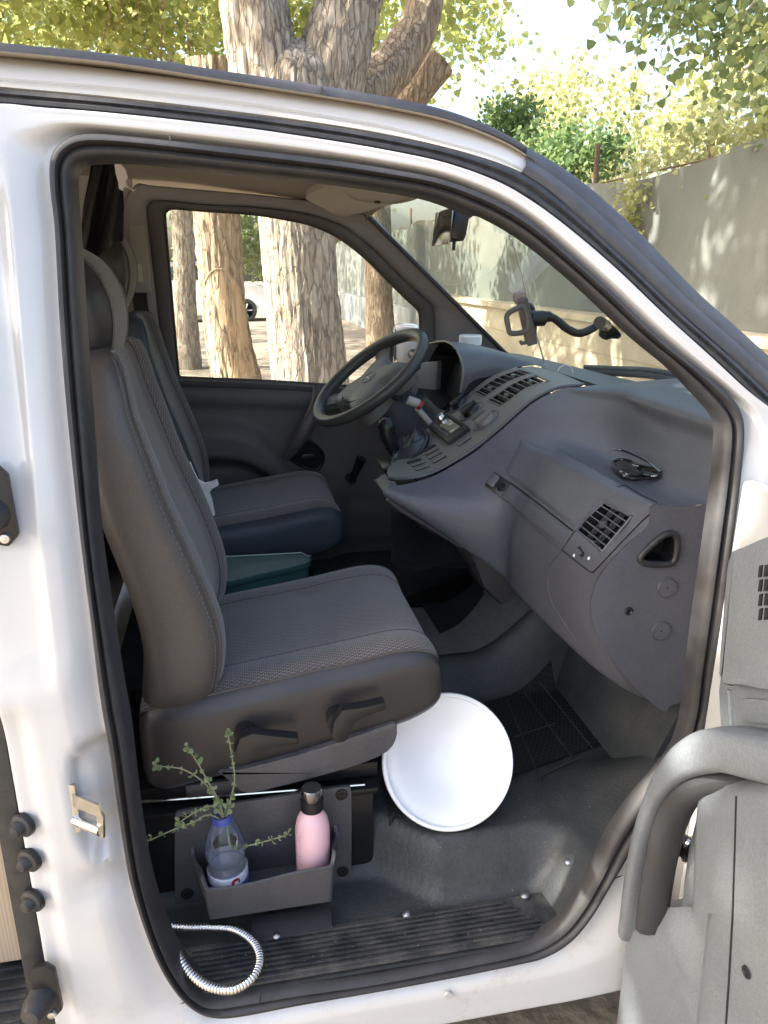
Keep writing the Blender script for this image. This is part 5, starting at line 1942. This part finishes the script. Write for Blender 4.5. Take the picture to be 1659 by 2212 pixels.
# instrument cavity: dark box open to the driver
ca = [P(x, y, 'Y', Y) for x, y, Y in ((934, 765, 1.50), (950, 740, 1.42), (986, 757, 1.18), (999, 797, 1.122), (994, 848, 1.117), (954, 884, 1.16), (899, 836, 1.50))]
cb = [q + Vector((.09, .01, -.012)) for q in ca]
nq = len(ca)
MB().add(ca + cb, [(i, (i + 1) % nq, nq + (i + 1) % nq, nq + i) for i in range(nq)] + [tuple(range(nq, 2 * nq))]).build('instrument_cavity', mat('binnacle_black', (.009, .009, .012), .5), dash, 0)
MB().lathe([(.0, .001), (.05, .001), (.052, .004), (.055, 0)], (cb[0] + cb[4]) / 2 + Vector((-.012, 0, 0)), (-1, 0, .3), 32).build('gauge', BLACKM, dash)
MB().lathe([(.0, .001), (.03, .001), (.032, .004), (.034, 0)], cb[3].lerp(cb[2], .5) + Vector((-.02, .02, -.03)), (-1, 0, .3), 28).build('gauge', BLACKM, dash)
# lower driver panel under the binnacle
low = [[P(905, 838, 'Y', 1.50), P(955, 886, 'Y', 1.16), P(990, 856, 'Y', 1.115)], [P(880, 880, 'Y', 1.50), P(920, 930, 'Y', 1.16), P(935, 915, 'Y', 1.115)], [Vector((.50, 1.52, 1.02)), Vector((.49, 1.2, 1.0)), Vector((.50, 1.1, 1.0))], [Vector((.62, 1.55, .86)), Vector((.60, 1.2, .86)), Vector((.60, 1.05, .86))], [Vector((.9, 1.6, .80)), Vector((.9, 1.2, .80)), Vector((.9, 1.0, .80))]]
v, f, uv = loft([cr(r_, 6) for r_ in low])
mesh('knee_panel', v, f, DASH, dash, 60)
# far end outlet with its grille
out = [(868, 822), (890, 805), (930, 795), (938, 760), (905, 830)]
ov = [P(x, y, 'Y', 1.485) for x, y in ((845, 870), (848, 825), (868, 800), (905, 785), (945, 780), (940, 850), (900, 895))]
MB().prism(ov, (.03, .03, 0), .006).build('end_outlet', mat('light_dash_end', (.40, .385, .36), .5), dash)
g0, g1, g2, g3 = [P(x, y, 'Y', 1.481) for x, y in ((872, 826), (888, 805), (902, 818), (884, 848))]
MB().add([g0, g1, g2, g3], [(0, 1, 2, 3)]).build('outlet_grille', CAVITY, dash, 0)
for k in range(5):
    t = (k + .5) / 5
    MB().tube([g0.lerp(g1, t) + Vector((0, -.003, 0)), g3.lerp(g2, t) + Vector((0, -.003, 0))], .002, 5).build('outlet_slat', mat('light_dash_end', (.25, .24, .23)), dash)
for k in range(2):
    t = (k + 1) / 3
    MB().tube([g0.lerp(g3, t) + Vector((0, -.003, 0)), g1.lerp(g2, t) + Vector((0, -.003, 0))], .002, 5).build('outlet_slat', mat('light_dash_end', (.25, .24, .23)), dash)

# underside of the centre console, from panel lip to the far side
con = [(835, 1052), (822, 1040), (818, 1020)]
rows = []
base = [P(x, y, 'Y', .757) for x, y in ((850, 1046), (834, 1056), (832, 1072), (900, 1112), (985, 1168), (1040, 1195))]
for k in range(8):
    s = k / 7
    rows.append([Vector((q.x, L(.757, L(.86, 1.115, ss(.2, .95, i / 25)), s), q.z)) for i, q in enumerate(cr(base, 5))])
v, f, uv = loft(rows)
mesh('console_underside', v, f, DASH, dash, 60)
tip = cr([P(x, y, 'Y', Y) for x, y, Y in ((850, 1047, .77), (836, 1052, .80), (826, 1046, .86), (826, 1034, .93), (836, 1018, 1.0))], 5)
MB().tube(tip, .009, 10).build('console_tip', DASH, dash)
MB().tube([P(x, y, 'Y', .76) for x, y in ((838, 1076), (870, 1102), (930, 1138), (990, 1175), (1000, 1178))], .007, 8).build('console_trim', mat('console_trim_grey', (.11, .10, .12), .4), dash)
# side wall of the console and column below the panel (far side)
MB().prism([Vector((.54, 1.118, 1.06)), Vector((.80, 1.118, 1.30)), Vector((.95, 1.118, 1.2)), Vector((.95, 1.118, .75)), Vector((.60, 1.118, .85))], (0, .012, 0)).build('console_wall', DASH, dash)
# heater box below the dash over the hump
hb = [(.60, .90), (.58, .85), (.62, .76), (.70, .68), (.85, .66), (.95, .95)]
MB().prism([Vector((x, .80, z)) for x, z in hb], (0, .26, 0), .03).build('heater_box', GREYP, dash)
MB().prism([Vector((.76, .20, .56)), Vector((1.1, .20, .56)), Vector((1.1, .20, .95)), Vector((.86, .20, .80))], (0, 1.5, 0)).build('bulkhead', FLOORR, van)
# leather-look shelf bag under the console, driver foot well
rows = []
for i in range(9):
    t = i / 8
    rows.append([P(L(845, 1030, t), y + 20 * math.sin(t * 3.1), 'Y', 1.10 - .1 * k) + Vector((0, 0, .01 * math.sin(9 * t + k))) for k, y in enumerate((1100 + 60 * t, 1150 + 40 * t, 1190 + 20 * t, 1215 - 5 * t))])
v, f, uv = loft([cr(r_, 4) for r_ in rows])
mesh('console_gaiter', v, f, mat('soft_black_vinyl', (.045, .049, .056), .32, bump=(14, .6, .01)), van, 60)

# ---- steering wheel
sw = part('steering_wheel', van)
wc = P(797, 816, 'Y', 1.34)
th = R(41)
ua = Vector((math.cos(th), 0, math.sin(th)))
va_ = Vector((-.21, .978, .0)).normalized()
wn_ = ua.cross(va_).normalized()
if wn_.x > 0:
    wn_ = -wn_
RW = .192
ringp = [wc + (ua * math.cos(a) + va_ * math.sin(a)) * RW for a in np.linspace(0, 2 * math.pi, 73)[:-1]]
WHEELM = mat('wheel_leather', (.07, .072, .068), .36, bump=(500, .3, .001))
MB().tube(ringp, .0175, 14, True, flat=1.15).build('wheel_rim', WHEELM, sw)
# four-spoke hub: padded cushion as a loft of rounded outlines
hubo = []
for a in np.linspace(0, 2 * math.pi, 65)[:-1]:
    c, s = math.cos(a), math.sin(a)
    r_ = .112 + .026 * math.cos(4 * a + math.pi) - .014 * c
    hubo.append((c * r_, s * r_))
rows = []
for sc, hgt in ((1.02, -.055), (1.0, -.01), (.97, .006), (.88, .014), (.6, .019), (.3, .021), (.02, .0215)):
    rows.append([wc + ua * (a * sc) + va_ * (b * sc) + wn_ * (hgt - .02) for a, b in hubo])
v, f, uv = loft(rows, closed_u=True)
mesh('hub_pad', v, f, mat('hub_plastic', (.20, .20, .18), .5, bump=(700, .25, .0008)), sw, 60)
for a in (R(48), R(-48), R(132), R(-132)):
    d = ua * math.cos(a) + va_ * math.sin(a)
    e = ua * -math.sin(a) + va_ * math.cos(a)
    q = []
    for rr, w, h in ((.07, .040, -.014), (.115, .032, -.016), (.15, .027, -.012), (.185, .032, -.002)):
        q.append([wc + d * rr + e * w * k + wn_ * (h - abs(k) * .006) for k in (-1, -.6, 0, .6, 1)])
    rows = q + [[p_ - wn_ * .02 for p_ in r_] for r_ in q[::-1]]
    v, f, uv = loft(rows)
    mesh('spoke', v, f, mat('hub_plastic', (.10, .10, .092)), sw, 50)
ec = wc + wn_ * .0015
MB().tube([ec + (ua * math.cos(a) + va_ * math.sin(a)) * .024 for a in np.linspace(0, 2 * math.pi, 41)[:-1]], .0022, 6, True).build('emblem_ring', mat('emblem_grey', (.14, .14, .13), .3), sw)
for a in (0, R(120), R(240)):
    d = ua * math.cos(a) + va_ * math.sin(a)
    MB().tube([ec, ec + d * .023], [.005, .0008], 6).build('emblem_arm', mat('emblem_light', (.42, .42, .38), .35), sw)
hs = []
for a in np.linspace(-.9, .9, 18):
    hs.append(wc - ua * (.075 + .03 * math.cos(a * 1.6)) * 1.0 + va_ * (.075 * a) + wn_ * (-.004))
MB().tube(hs, .0012, 5).build('hub_seam', CAVITY, sw)
# steering column shroud
MB().tube([wc - wn_ * .03, wc - wn_ * .10, wc - wn_ * .22], [.058, .068, .085], 20).build('column_shroud', DASH, sw)
stl = part('column_stalk', sw) if False else None
MB().tube([wc - wn_ * .07 - va_ * .05, wc - wn_ * .06 - va_ * .15], [.006, .010], 10).build('wiper_stalk', BLACKP, sw)
pk = P(897, 868, 'Y', 1.13)
kh = part('column_switch', van)
MB().tube([pk + Vector((.010, -.004, -.006)), pk + Vector((-.022, 0, .006))], .0135, 14).build('switch_stem', mat('light_lever', (.40, .38, .35), .5), kh)
MB().tube([pk + Vector((.010, -.004, -.006)), pk + Vector((.018, -.006, -.012))], .0145, 14).build('switch_cap', REDP, kh)
MB().tube([P(930, 915, 'Y', 1.12), P(900, 880, 'Y', 1.14)], .009, 8).build('switch_arm', mat('light_lever', (.40, .38, .35)), kh)

# ---- gear lever on the console
gl = part('gear_lever', van)
k0, k1, k2, k3, k4 = [P(x, y, 'Y', Y) for x, y, Y in ((835, 918, 1.0), (836, 938, 1.0), (848, 968, 1.0), (862, 990, 1.0), (880, 1002, 1.0))]
kp = cr([P(820, 926, 'Y', 1.02), k0, k1, k2, k3], 5)
n_ = len(kp)
MB().tube(kp, [(.012 + .009 * ss(0, .2, i / n_)) * (1 - .30 * ss(.45, .85, i / n_)) if i else .006 for i in range(n_)], 16).build('lever_knob', BLACKP, gl)
MB().tube([k3, k4 + Vector((.02, 0, -.01))], [.016, .02], 12).build('lever_stem', BLACKP, gl)
# pleated boot in its frame
bo = [P(x, y, 'Y', Y) for x, y, Y in ((842, 1012, .93), (872, 1008, .90), (910, 975, .92), (922, 945, .98), (905, 930, 1.08), (875, 950, 1.10), (850, 985, 1.06))]
bo = cr(bo, 6, True)
tp = k3
rows = []
for i in range(10):
    t = i / 9
    rows.append([q.lerp(tp + (q - sum(bo, Vector()) / len(bo)) * .12, t) + (Vector((0, 0, .014)) * math.sin(t * 9 + k * .5) * (1 - t) * t * 3) + Vector((0, 0, .03)) * math.sin(math.pi * t) for k, q in enumerate(bo)])
v, f, uv = loft(rows, closed_u=True)
mesh('lever_boot', v, f, mat('soft_black_vinyl', (.03, .033, .036)), gl, 60)
MB().tube(bo, .007, 8, True).build('boot_frame', BLACKP, gl)
MB().prism([P(x, y, 'Y', .90) for x, y in ((826, 1012), (846, 1002), (858, 1024), (838, 1032))], (.0, .12, .0), .006).build('console_tray', BLACKM, gl)

# wiper on the cowl outside the screen
wi = part('windscreen_wiper', van)
w0 = [P(x, y, 'Y', Y) for x, y, Y in ((1215, 800, .75), (1290, 802, .62), (1380, 806, .5), (1470, 822, .4))]
w0 = [Vector((q.x + .12, q.y, q.z)) for q in [hit(WSB, x, y)[0] or P(x, y, 'Y', .5) for x, y in ((1250, 800), (1310, 803), (1390, 808), (1490, 828))]]
w0 = [q + Vector((-.10, 0, .01)) for q in w0]
MB().tube(cr(w0, 5), .007, 8).build('wiper_arm', BLACKP, wi)
MB().tube(cr([q + Vector((.0, .0, -.014)) for q in w0], 5), .005, 8, flat=2).build('wiper_blade', RUBBER, wi)
# dashboard base of the screen: black cowl strip
rows = []
for k in range(17):
    y = L(.16, 1.62, k / 16)
    bx = .10 * (1 - ((y - .9) / .75) ** 2)
    rows.append([(.90, y, 1.296), (1.0 + bx * .5, y, 1.285), (1.06 + bx, y, 1.26), (1.10 + bx, y, 1.20)])
v, f, uv = loft(rows)
mesh('dash_top', v, f, DASH, dash)

# ================================================================== LOOSE THINGS IN THE CAB
# white basin leaning in the foot well, open side to the door
b0 = hit(FLB, 970, 1800)[0] + Vector((0, 0, .012))
best = min((((P(965, 1503, 'Y', b0.y + .002 * k) - b0).length, k) for k in range(20, 170)))
b1 = P(965, 1503, 'Y', b0.y + .002 * best[1])
ev = (b1 - b0).normalized()
dia = (b1 - b0).length
nrm = Vector((.985, -.06, 0)).cross(ev).normalized()
if nrm.y > 0:
    nrm = -nrm
bc = (b0 + b1) / 2
RB = dia / 2 * 1.05
print('BASIN', b0, b1, nrm, dia)
pr = []
for t in np.linspace(0, 1, 26):
    r_ = RB * math.sin(t * math.pi / 2) ** .72
    r_ = RB * t
    pr.append((max(.0001, r_ * .925), -.050 * (1 - ss(.12, 1.10, t))))
pr += [(RB * .935, .006), (RB * .95, .0085), (RB * .985, .0085), (RB, .005), (RB * 1.004, -.003), (RB * .99, -.006), (RB * .955, -.006)]
for t in np.linspace(1, 0, 20):
    r_ = RB * math.sin(t * math.pi / 2) ** .72
    r_ = RB * t
    pr.append((max(.0001, r_ * .925 + .003 * (t > .05)), -.050 * (1 - ss(.12, 1.10, t)) - .005))
m_ = MB().lathe(pr, bc, nrm, 72)
low_ = min(m_.v, key=lambda q: q.z - floor_h(q.x, q.y))
ba = m_.build('wash_basin', WHITEP, None, 60)
tag(ba, 'round white enamel basin leaning in the footwell before the seat', 'basin')

# pink flask in the bin
fy = .158
fb = thing('pink_flask', 'pink steel drinking bottle with black cap in the seat bin', 'bottle', (P(673, 1780, 'Y', fy).x, fy, BINZ))
ft = P(674, 1704, 'Y', fy).z
sc = (ft - BINZ)
fx = fb.location.x
o0 = Vector((fx, fy, BINZ))
tl_ = Vector((.012, .02, 1)).normalized()
rf = .0315
MB().lathe([(.0, .0), (rf * .9, .0), (rf, .005), (rf, sc * .56), (rf * .985, sc * .61), (rf * .90, sc * .68), (rf * .74, sc * .735), (rf * .60, sc * .765), (rf * .57, sc * .785), (rf * .57, sc * .80)], o0, tl_, 40).build('flask_body', PINK, fb, 60)
MB().lathe([(rf * .64, sc * .79), (rf * .66, sc * .80), (rf * .66, sc * .885), (rf * .6, sc * .89)], o0, tl_, 32).build('flask_collar', BLACKP, fb)
MB().lathe([(rf * .6, sc * .89), (rf * .62, sc * .9), (rf * .62, sc * .985), (rf * .55, sc), (0, sc)], o0, tl_, 32).build('flask_cap', mat('brushed_lid', (.20, .20, .20), .25, metal=1), fb)
# faint upright script mark on the flask, too blurred in the photo to be read
ang0 = math.atan2(CAM.y - fy, CAM.x - fx) - R(46)
sq_ = []
for i_ in range(120):
    t = i_ / 119
    a = ang0 + (.07 * math.sin(t * 46) + .05 * math.sin(t * 19 + 1)) * (.6 + .4 * math.sin(t * 7))
    sq_.append(o0 + Vector((math.cos(a), math.sin(a), 0)) * (rf + .0003) + tl_ * (sc * (.30 + .30 * t) + .0022 * math.sin(t * 46 + 1.2)))
MB().tube(sq_, .00045, 4).build('script_mark', mat('script_ink', (.50, .33, .38), .5), fb)

# clear water bottle with sprigs
wy = .155
wx = P(492, 1850, 'Y', wy).x
wt = P(484, 1752, 'Y', wy).z
wb = thing('water_bottle', 'clear plastic water bottle half full, blue neck, in the seat bin', 'bottle', (wx, wy, BINZ))
o1 = Vector((wx, wy, BINZ))
h = wt - BINZ
rb = .0355
tl2 = Vector((-.03, .02, 1)).normalized()
MB().lathe([(rb * .8, .0), (rb, .006), (rb, h * .30), (rb * .97, h * .31), (rb * 1.0, h * .33), (rb * .98, h * .40), (rb * .90, h * .45), (rb * .90, h * .47), (rb * 1.02, h * .53), (rb * 1.0, h * .62), (rb * .85, h * .74), (rb * .55, h * .85), (rb * .42, h * .90), (rb * .42, h * .97), (rb * .44, h)], o1, tl2, 36).build('bottle_wall', GLASSB, wb, 60)
MB().lathe([(.0, .003), (rb * .9, .004), (rb * .93, h * .40), (0, h * .40)], o1, tl2, 30).build('water', glass('water_fill', (.80, .84, .90), .6, .05), wb, 60)
MB().lathe([(rb * 1.01, h * .20), (rb * 1.015, h * .37)], o1, tl2, 36).build('paper_label', mat('bottle_label', (.72, .74, .82), .5), wb)
MB().lathe([(rb * 1.02, h * .20), (rb * 1.02, h * .27)], o1, tl2, 36).build('label_band', mat('label_blue', (.05, .09, .35), .5), wb)
MB().lathe([(.0, 0), (.008, .0), (.008, .0008), (0, .0008)], o1 + Vector((.012, -.031, h * .32)), (.42, -.9, 0), 16).build('label_spot', REDP, wb)
MB().lathe([(rb * .50, h * .88), (rb * .50, h * .90), (rb * .46, h * .905), (rb * .46, h * .955)], o1, tl2, 30).build('neck_ring', mat('blue_cap_plastic', (.08, .10, .38), .4), wb)

SPM = leafmat('herb_leaf', (.19, .26, .11), (.34, .42, .22), .3)
STM = mat('herb_stem', (.30, .30, .17), .7)
sprigs = [[(487, 1775), (470, 1730), (440, 1690), (395, 1662), (345, 1655), (336, 1650)], [(487, 1775), (470, 1725), (450, 1690), (428, 1650), (412, 1625), (405, 1612)], [(487, 1775), (500, 1720), (507, 1680), (500, 1630), (492, 1585), (488, 1582)], [(487, 1775), (450, 1760), (420, 1775), (380, 1790), (330, 1812), (312, 1818)], [(490, 1785), (500, 1830), (530, 1828), (570, 1818), (600, 1810), (622, 1802)], [(487, 1772), (460, 1742), (430, 1750), (400, 1768), (385, 1778)], [(487, 1770), (495, 1742), (478, 1735), (470, 1728)]]
herb = thing('herb_sprigs', 'thin green herb sprigs standing in the clear water bottle', 'plant', (wx, wy, wt))
rl = random.Random(5)
for si_k, sp_ in enumerate(sprigs):
    pts = []
    for i, (x, y) in enumerate(sp_):
        t = i / (len(sp_) - 1)
        pts.append(P(x, y, 'Y', wy - .004 - t * (.05 if si_k % 2 else .02)))
    pts = cr(pts, 6)
    MB().tube(pts, [.0017 - .0009 * i / len(pts) for i in range(len(pts))], 5).build('stem', STM, herb)
    lf = MB()
    n = len(pts)
    step = 3
    for i in range(6 if si_k not in (5, 6) else 2, n, step):
        t = (pts[min(i + 1, n - 1)] - pts[i - 1]).normalized()
        for k in range(rl.choice((2, 3, 4))):
            d = (t * .5 + Vector((rl.uniform(-1, 1), rl.uniform(-1, 1), rl.uniform(-1, 1)))).normalized()
            l_ = rl.uniform(.006, .0125)
            s_ = d.cross(t).normalized() * l_ * .42
            up_ = d.cross(s_).normalized() * l_ * .15
            b_ = pts[i]
            lf.add([b_, b_ + d * l_ * .45 + s_ + up_, b_ + d * l_ * .85 + s_ * .7 + up_, b_ + d * l_, b_ + d * l_ * .85 - s_ * .7 + up_, b_ + d * l_ * .45 - s_ + up_], [(0, 1, 2, 3), (0, 3, 4, 5)])
    o = lf.build('leaves', SPM, herb, 0)
    o['kind'] = 'stuff'

# metal shower hose lying on the step
hz = .4605
hq = [P(x, y, 'Z', hz + dz) for x, y, dz in ((318, 1975, .03), (350, 1996, .015), (400, 2003, .006), (455, 2003, .002), (505, 2008, 0), (545, 2033, 0), (561, 2070, 0), (546, 2110, 0), (505, 2136, 0), (455, 2132, .006), (414, 2106, .020), (388, 2072, .034), (362, 2030, .044), (340, 1985, .05))]
hp_ = resample(cr(hq, 14), 900)
hose = MB().tube(hp_, [.0074 + .0011 * (abs(math.sin(i * math.pi / 9.)) ** .7) for i in range(len(hp_))], 12).build('shower_hose', CHROME, None, 75)
tag(hose, 'ribbed chrome shower hose looped on the black sill step', 'hose')

# folded sunglasses on the dash shelf
gz = 1.186
sg = thing('sunglasses', 'black folded sunglasses lying on the grey dash shelf', 'glasses', P(1370, 1030, 'Z', gz))
GL = mat('glossy_black_frame', (.012, .011, .012), .15, coat=.5)


def gp(x, y, dz=0.):
    l_, n_ = hit(DB, x, y)
    q = l_ if l_ is not None else P(x, y, 'Z', gz)
    return q + Vector((0, 0, .006 + dz))


for pts in (((1322, 1010), (1345, 1004), (1372, 1014), (1388, 1030), (1375, 1040), (1350, 1036), (1330, 1024)), ((1372, 1018), (1400, 1022), (1424, 1032), (1418, 1040), (1395, 1040), (1378, 1032))):
    q = cr([gp(x, y, .006) for x, y in pts], 4, True)
    MB().tube(q, .0035, 8, True).build('lens_rim', GL, sg)
    c = sum(q, Vector()) / len(q)
    MB().add([c] + q, [(0, i + 1, (i + 1) % len(q) + 1) for i in range(len(q))]).build('lens', mat('dark_lens', (.015, .012, .010), .18), sg)
MB().tube(cr([gp(1320, 1004, .03), gp(1350, 1006, .026), (gp(1395, 1022, .02)), gp(1426, 1036, .01)], 5), .003, 8).build('temple_arm', GL, sg)
MB().tube(cr([gp(1322, 1008, .005), gp(1338, 1030, .004), gp(1362, 1044, .004), gp(1405, 1044, .004)], 5), .003, 8).build('temple_arm', GL, sg)
MB().tube([gp(1366, 1018, .008), gp(1380, 1024, .010)], .003, 8).build('bridge', GL, sg)

# phone holder on a goose neck with suction cup
ph = thing('phone_holder', 'black phone clamp on a bent suction arm at the windscreen', 'phone holder', P(1310, 705, 'Y', .55))
GR = mat('clamp_grey', (.085, .08, .078), .45)
Yp = .55
suc, sn_ = hit(WSB, 1318, 708)
g = [P(1178, 680, 'Y', Yp), P(1200, 690, 'Y', Yp), P(1225, 710, 'Y', Yp), P(1250, 720, 'Y', Yp), P(1275, 712, 'Y', Yp), P(1298, 698, 'Y', Yp + .02)]
MB().tube(cr(g, 6), .0085, 10).build('goose_neck', BLACKP, ph)
gd = (suc - g[-1])
MB().tube([g[-1] - gd * .1, g[-1].lerp(suc, .5)], .013, 14).build('cup_hub', BLACKP, ph)
MB().lathe([(.012, -.03), (.02, -.018), (.034, -.008), (.036, -.002), (.03, 0)], suc, -sn_ if sn_.x > 0 else -sn_, 28).build('suction_cup', BLACKP, ph)
MB().tube([P(1166, 684, 'Y', Yp), P(1188, 684, 'Y', Yp)], .011, 12).build('neck_joint', BLACKP, ph)
MB().lathe([(.0, -.02), (.016, -.02), (.016, .015), (.0, .015)], P(1160, 688, 'Y', Yp), (1, .2, 0), 16).build('ball_nut', BLACKP, ph)
cl = P(1137, 692, 'Y', Yp)
ext = Vector((.30, .05, -.95)).normalized()
wid = Vector((.25, .95, .1)).normalized()
nr_ = ext.cross(wid).normalized()
MC = Matrix((ext, wid, nr_)).transposed()
MB().box(cl, .098, .055, .022, MC, .005).build('clamp_back', GR, ph)
MB().box(cl - ext * .05 - nr_ * .004, .02, .03, .024, MC, .004).build('clamp_top', mat('worn_tan_pad', (.25, .2, .18), .6), ph)
fr = [P(x, y, 'Y', Yp - .05) for x, y in ((1096, 680), (1122, 664), (1134, 668), (1140, 700), (1134, 716), (1104, 720), (1098, 706))]
MB().tube(cr(fr, 4, True), .0055, 8, True).build('side_grip', GR, ph)
fr = [P(x, y, 'Y', Yp + .03) for x, y in ((1132, 664), (1150, 664), (1155, 712), (1150, 722), (1136, 716))]
MB().tube(cr(fr, 4, True), .005, 8, True).build('side_grip', GR, ph)
MB().tube([P(1150, 725, 'Y', Yp - .02), P(1146, 738, 'Y', Yp - .02), P(1126, 742, 'Y', Yp - .02), P(1124, 736, 'Y', Yp - .02)], .004, 8).build('foot_rest', GR, ph)

# thin white cord from the mirror to the dash
wl = [hit(WSB, x, y)[0] + Vector((-.015, 0, -.01)) for x, y in ((1118, 505), (1138, 580), (1160, 680), (1176, 740), (1190, 790))]
cd = MB().tube(cr(wl, 8), .0026, 6).build('white_cord', mat('white_cord_plastic', (.8, .78, .7), .5), None)
tag(cd, 'thin white cord running down the inside of the windscreen', 'cord')
wl = [P(x, y, 'Y', .9) for x, y in ((1205, 800), (1212, 792), (1224, 788), (1234, 794), (1238, 806))]
cd = MB().tube(cr(wl, 5), .0014, 5).build('looped_wire', mat('white_cord_plastic', (.8, .78, .7)), None)
tag(cd, 'small loop of pale wire on top of the dash by the windscreen', 'wire')
# white cup lid on the binnacle
cpos = P(983, 742, 'Y', 1.40)
cu = MB().lathe([(.0, .03), (.034, .03), (.037, .026), (.036, .0), (0, 0)], cpos + Vector((.05, 0, -.004)), (0, 0, 1), 28).build('plastic_tub', WHITEP, None)
tag(cu, 'low white plastic tub on top of the instrument hood', 'tub')

# black curtain gathered at the top of the post, with frayed white lining
cu = thing('gathered_curtain', 'black gathered curtain with frayed white lining by the headrests', 'curtain', P(220, 345, 'Y', .75))
CY = .95
topc = [(196, 345), (212, 341), (230, 343), (248, 350), (262, 356)]
midc = [(178, 470), (200, 440), (225, 430), (245, 440), (268, 450)]
lowc = [(160, 580), (185, 570), (205, 560), (240, 530), (266, 520)]
rows = []
for t in np.linspace(0, 1, 24):
    if t < .5:
        row = [Vector((L(a[0], b[0], ss(0, 1, t * 2)), L(a[1], b[1], t * 2), 0)) for a, b in zip(topc, midc)]
    else:
        row = [Vector((L(a[0], b[0], t * 2 - 1), L(a[1], b[1], t * 2 - 1), 0)) for a, b in zip(midc, lowc)]
    row = cr(row, 8)
    out = []
    for k, q in enumerate(row):
        s = k / (len(row) - 1)
        dep = .022 * math.sin(s * 13 + t * 2.5) * (.4 + t) + .008 * math.sin(s * 27 + t * 6)
        out.append(P(q.x, q.y, 'Y', CY + dep))
    rows.append(out)
v, f, uv = loft(rows)
o = mesh('curtain_cloth', v, f, FABK, cu, 75)
fl = [P(x, y, 'Y', CY - .03) for x, y in ((247, 352), (258, 353), (270, 366), (274, 384), (270, 392), (273, 404), (266, 403), (264, 412), (257, 408), (255, 392), (250, 376))]
MB().prism(fl, (.002, .006, 0)).build('frayed_lining', PAPER, cu)
for k in range(3):
    a = P(264 + k * 3, 404 - k * 3, 'Y', CY - .03)
    MB().tube([a, a + Vector((.014, 0, -.006 * k)), a + Vector((.024, 0, -.010))], .0007, 4).build('loose_thread', PAPER, cu)

# green lidded box and cream tray between the seats
gb = thing('green_box', 'dark green plastic box lid between the two front seats', 'box', (.04, .86, .55))
gq = [P(x, y, 'Z', .835) for x, y in ((448, 1206), (655, 1196), (668, 1204), (662, 1216), (560, 1240), (440, 1262))]
MB().prism(cr(gq, 2, True), (0, 0, -.018), .004).build('box_lid', GREEN, gb)
MB().prism([q + Vector((0, .004, -.019)) for q in gq], (0, 0, -.26), .01).build('box_body', GREEN, gb)
MB().tube([P(460, 1204, 'Z', .837), P(600, 1197, 'Z', .837), P(650, 1194, 'Z', .837), P(668, 1203, 'Z', .837)], .0022, 6).build('lid_rim', mat('pale_green_edge', (.35, .42, .36), .5), gb)
ct = MB().prism([P(x, y, 'Z', .80) for x, y in ((440, 1246), (480, 1240), (500, 1246), (440, 1266))], (0, 0, -.02), .004).build('cream_tray', CREAM, None)
tag(ct, 'cream plastic tray edge beside the green box', 'tray')

# crumpled white paper on the driver seat
pp = [(408, 1000), (416, 1020), (425, 1038), (440, 1046), (456, 1042), (466, 1038), (470, 1050), (458, 1056), (450, 1066), (455, 1082), (462, 1115), (440, 1108), (425, 1070)]
q = [P(x, y, 'Y', 1.10) for x, y in pp]
pv = MB().prism(q, (.004, .01, .002)).build('paper_towel', PAPER, None)
tag(pv, 'torn white paper towel on the driver seat', 'paper')

# grit trodden into the floor and the step
gm = MB()
rg_ = random.Random(9)
for _ in range(150):
    if rg_.random() < .45:
        x, y = rg_.uniform(-.15, .50), rg_.uniform(.01, .11)
        z = .4485
    else:
        x, y = rg_.uniform(.24, .78), rg_.uniform(.13, .55)
        z = floor_h(x, y) + .001
    s = rg_.uniform(.0004, .0013)
    gm.add([(x - s, y - s * .7, z), (x + s, y - s, z), (x + s * .6, y + s, z), (x - s * .8, y + s * .8, z), (x, y, z + s * 1.2)], [(0, 1, 4), (1, 2, 4), (2, 3, 4), (3, 0, 4)])
go_ = gm.build('grit', mat('grit_sand', (.22, .19, .14), .9), van, 0)
go_['kind'] = 'stuff'
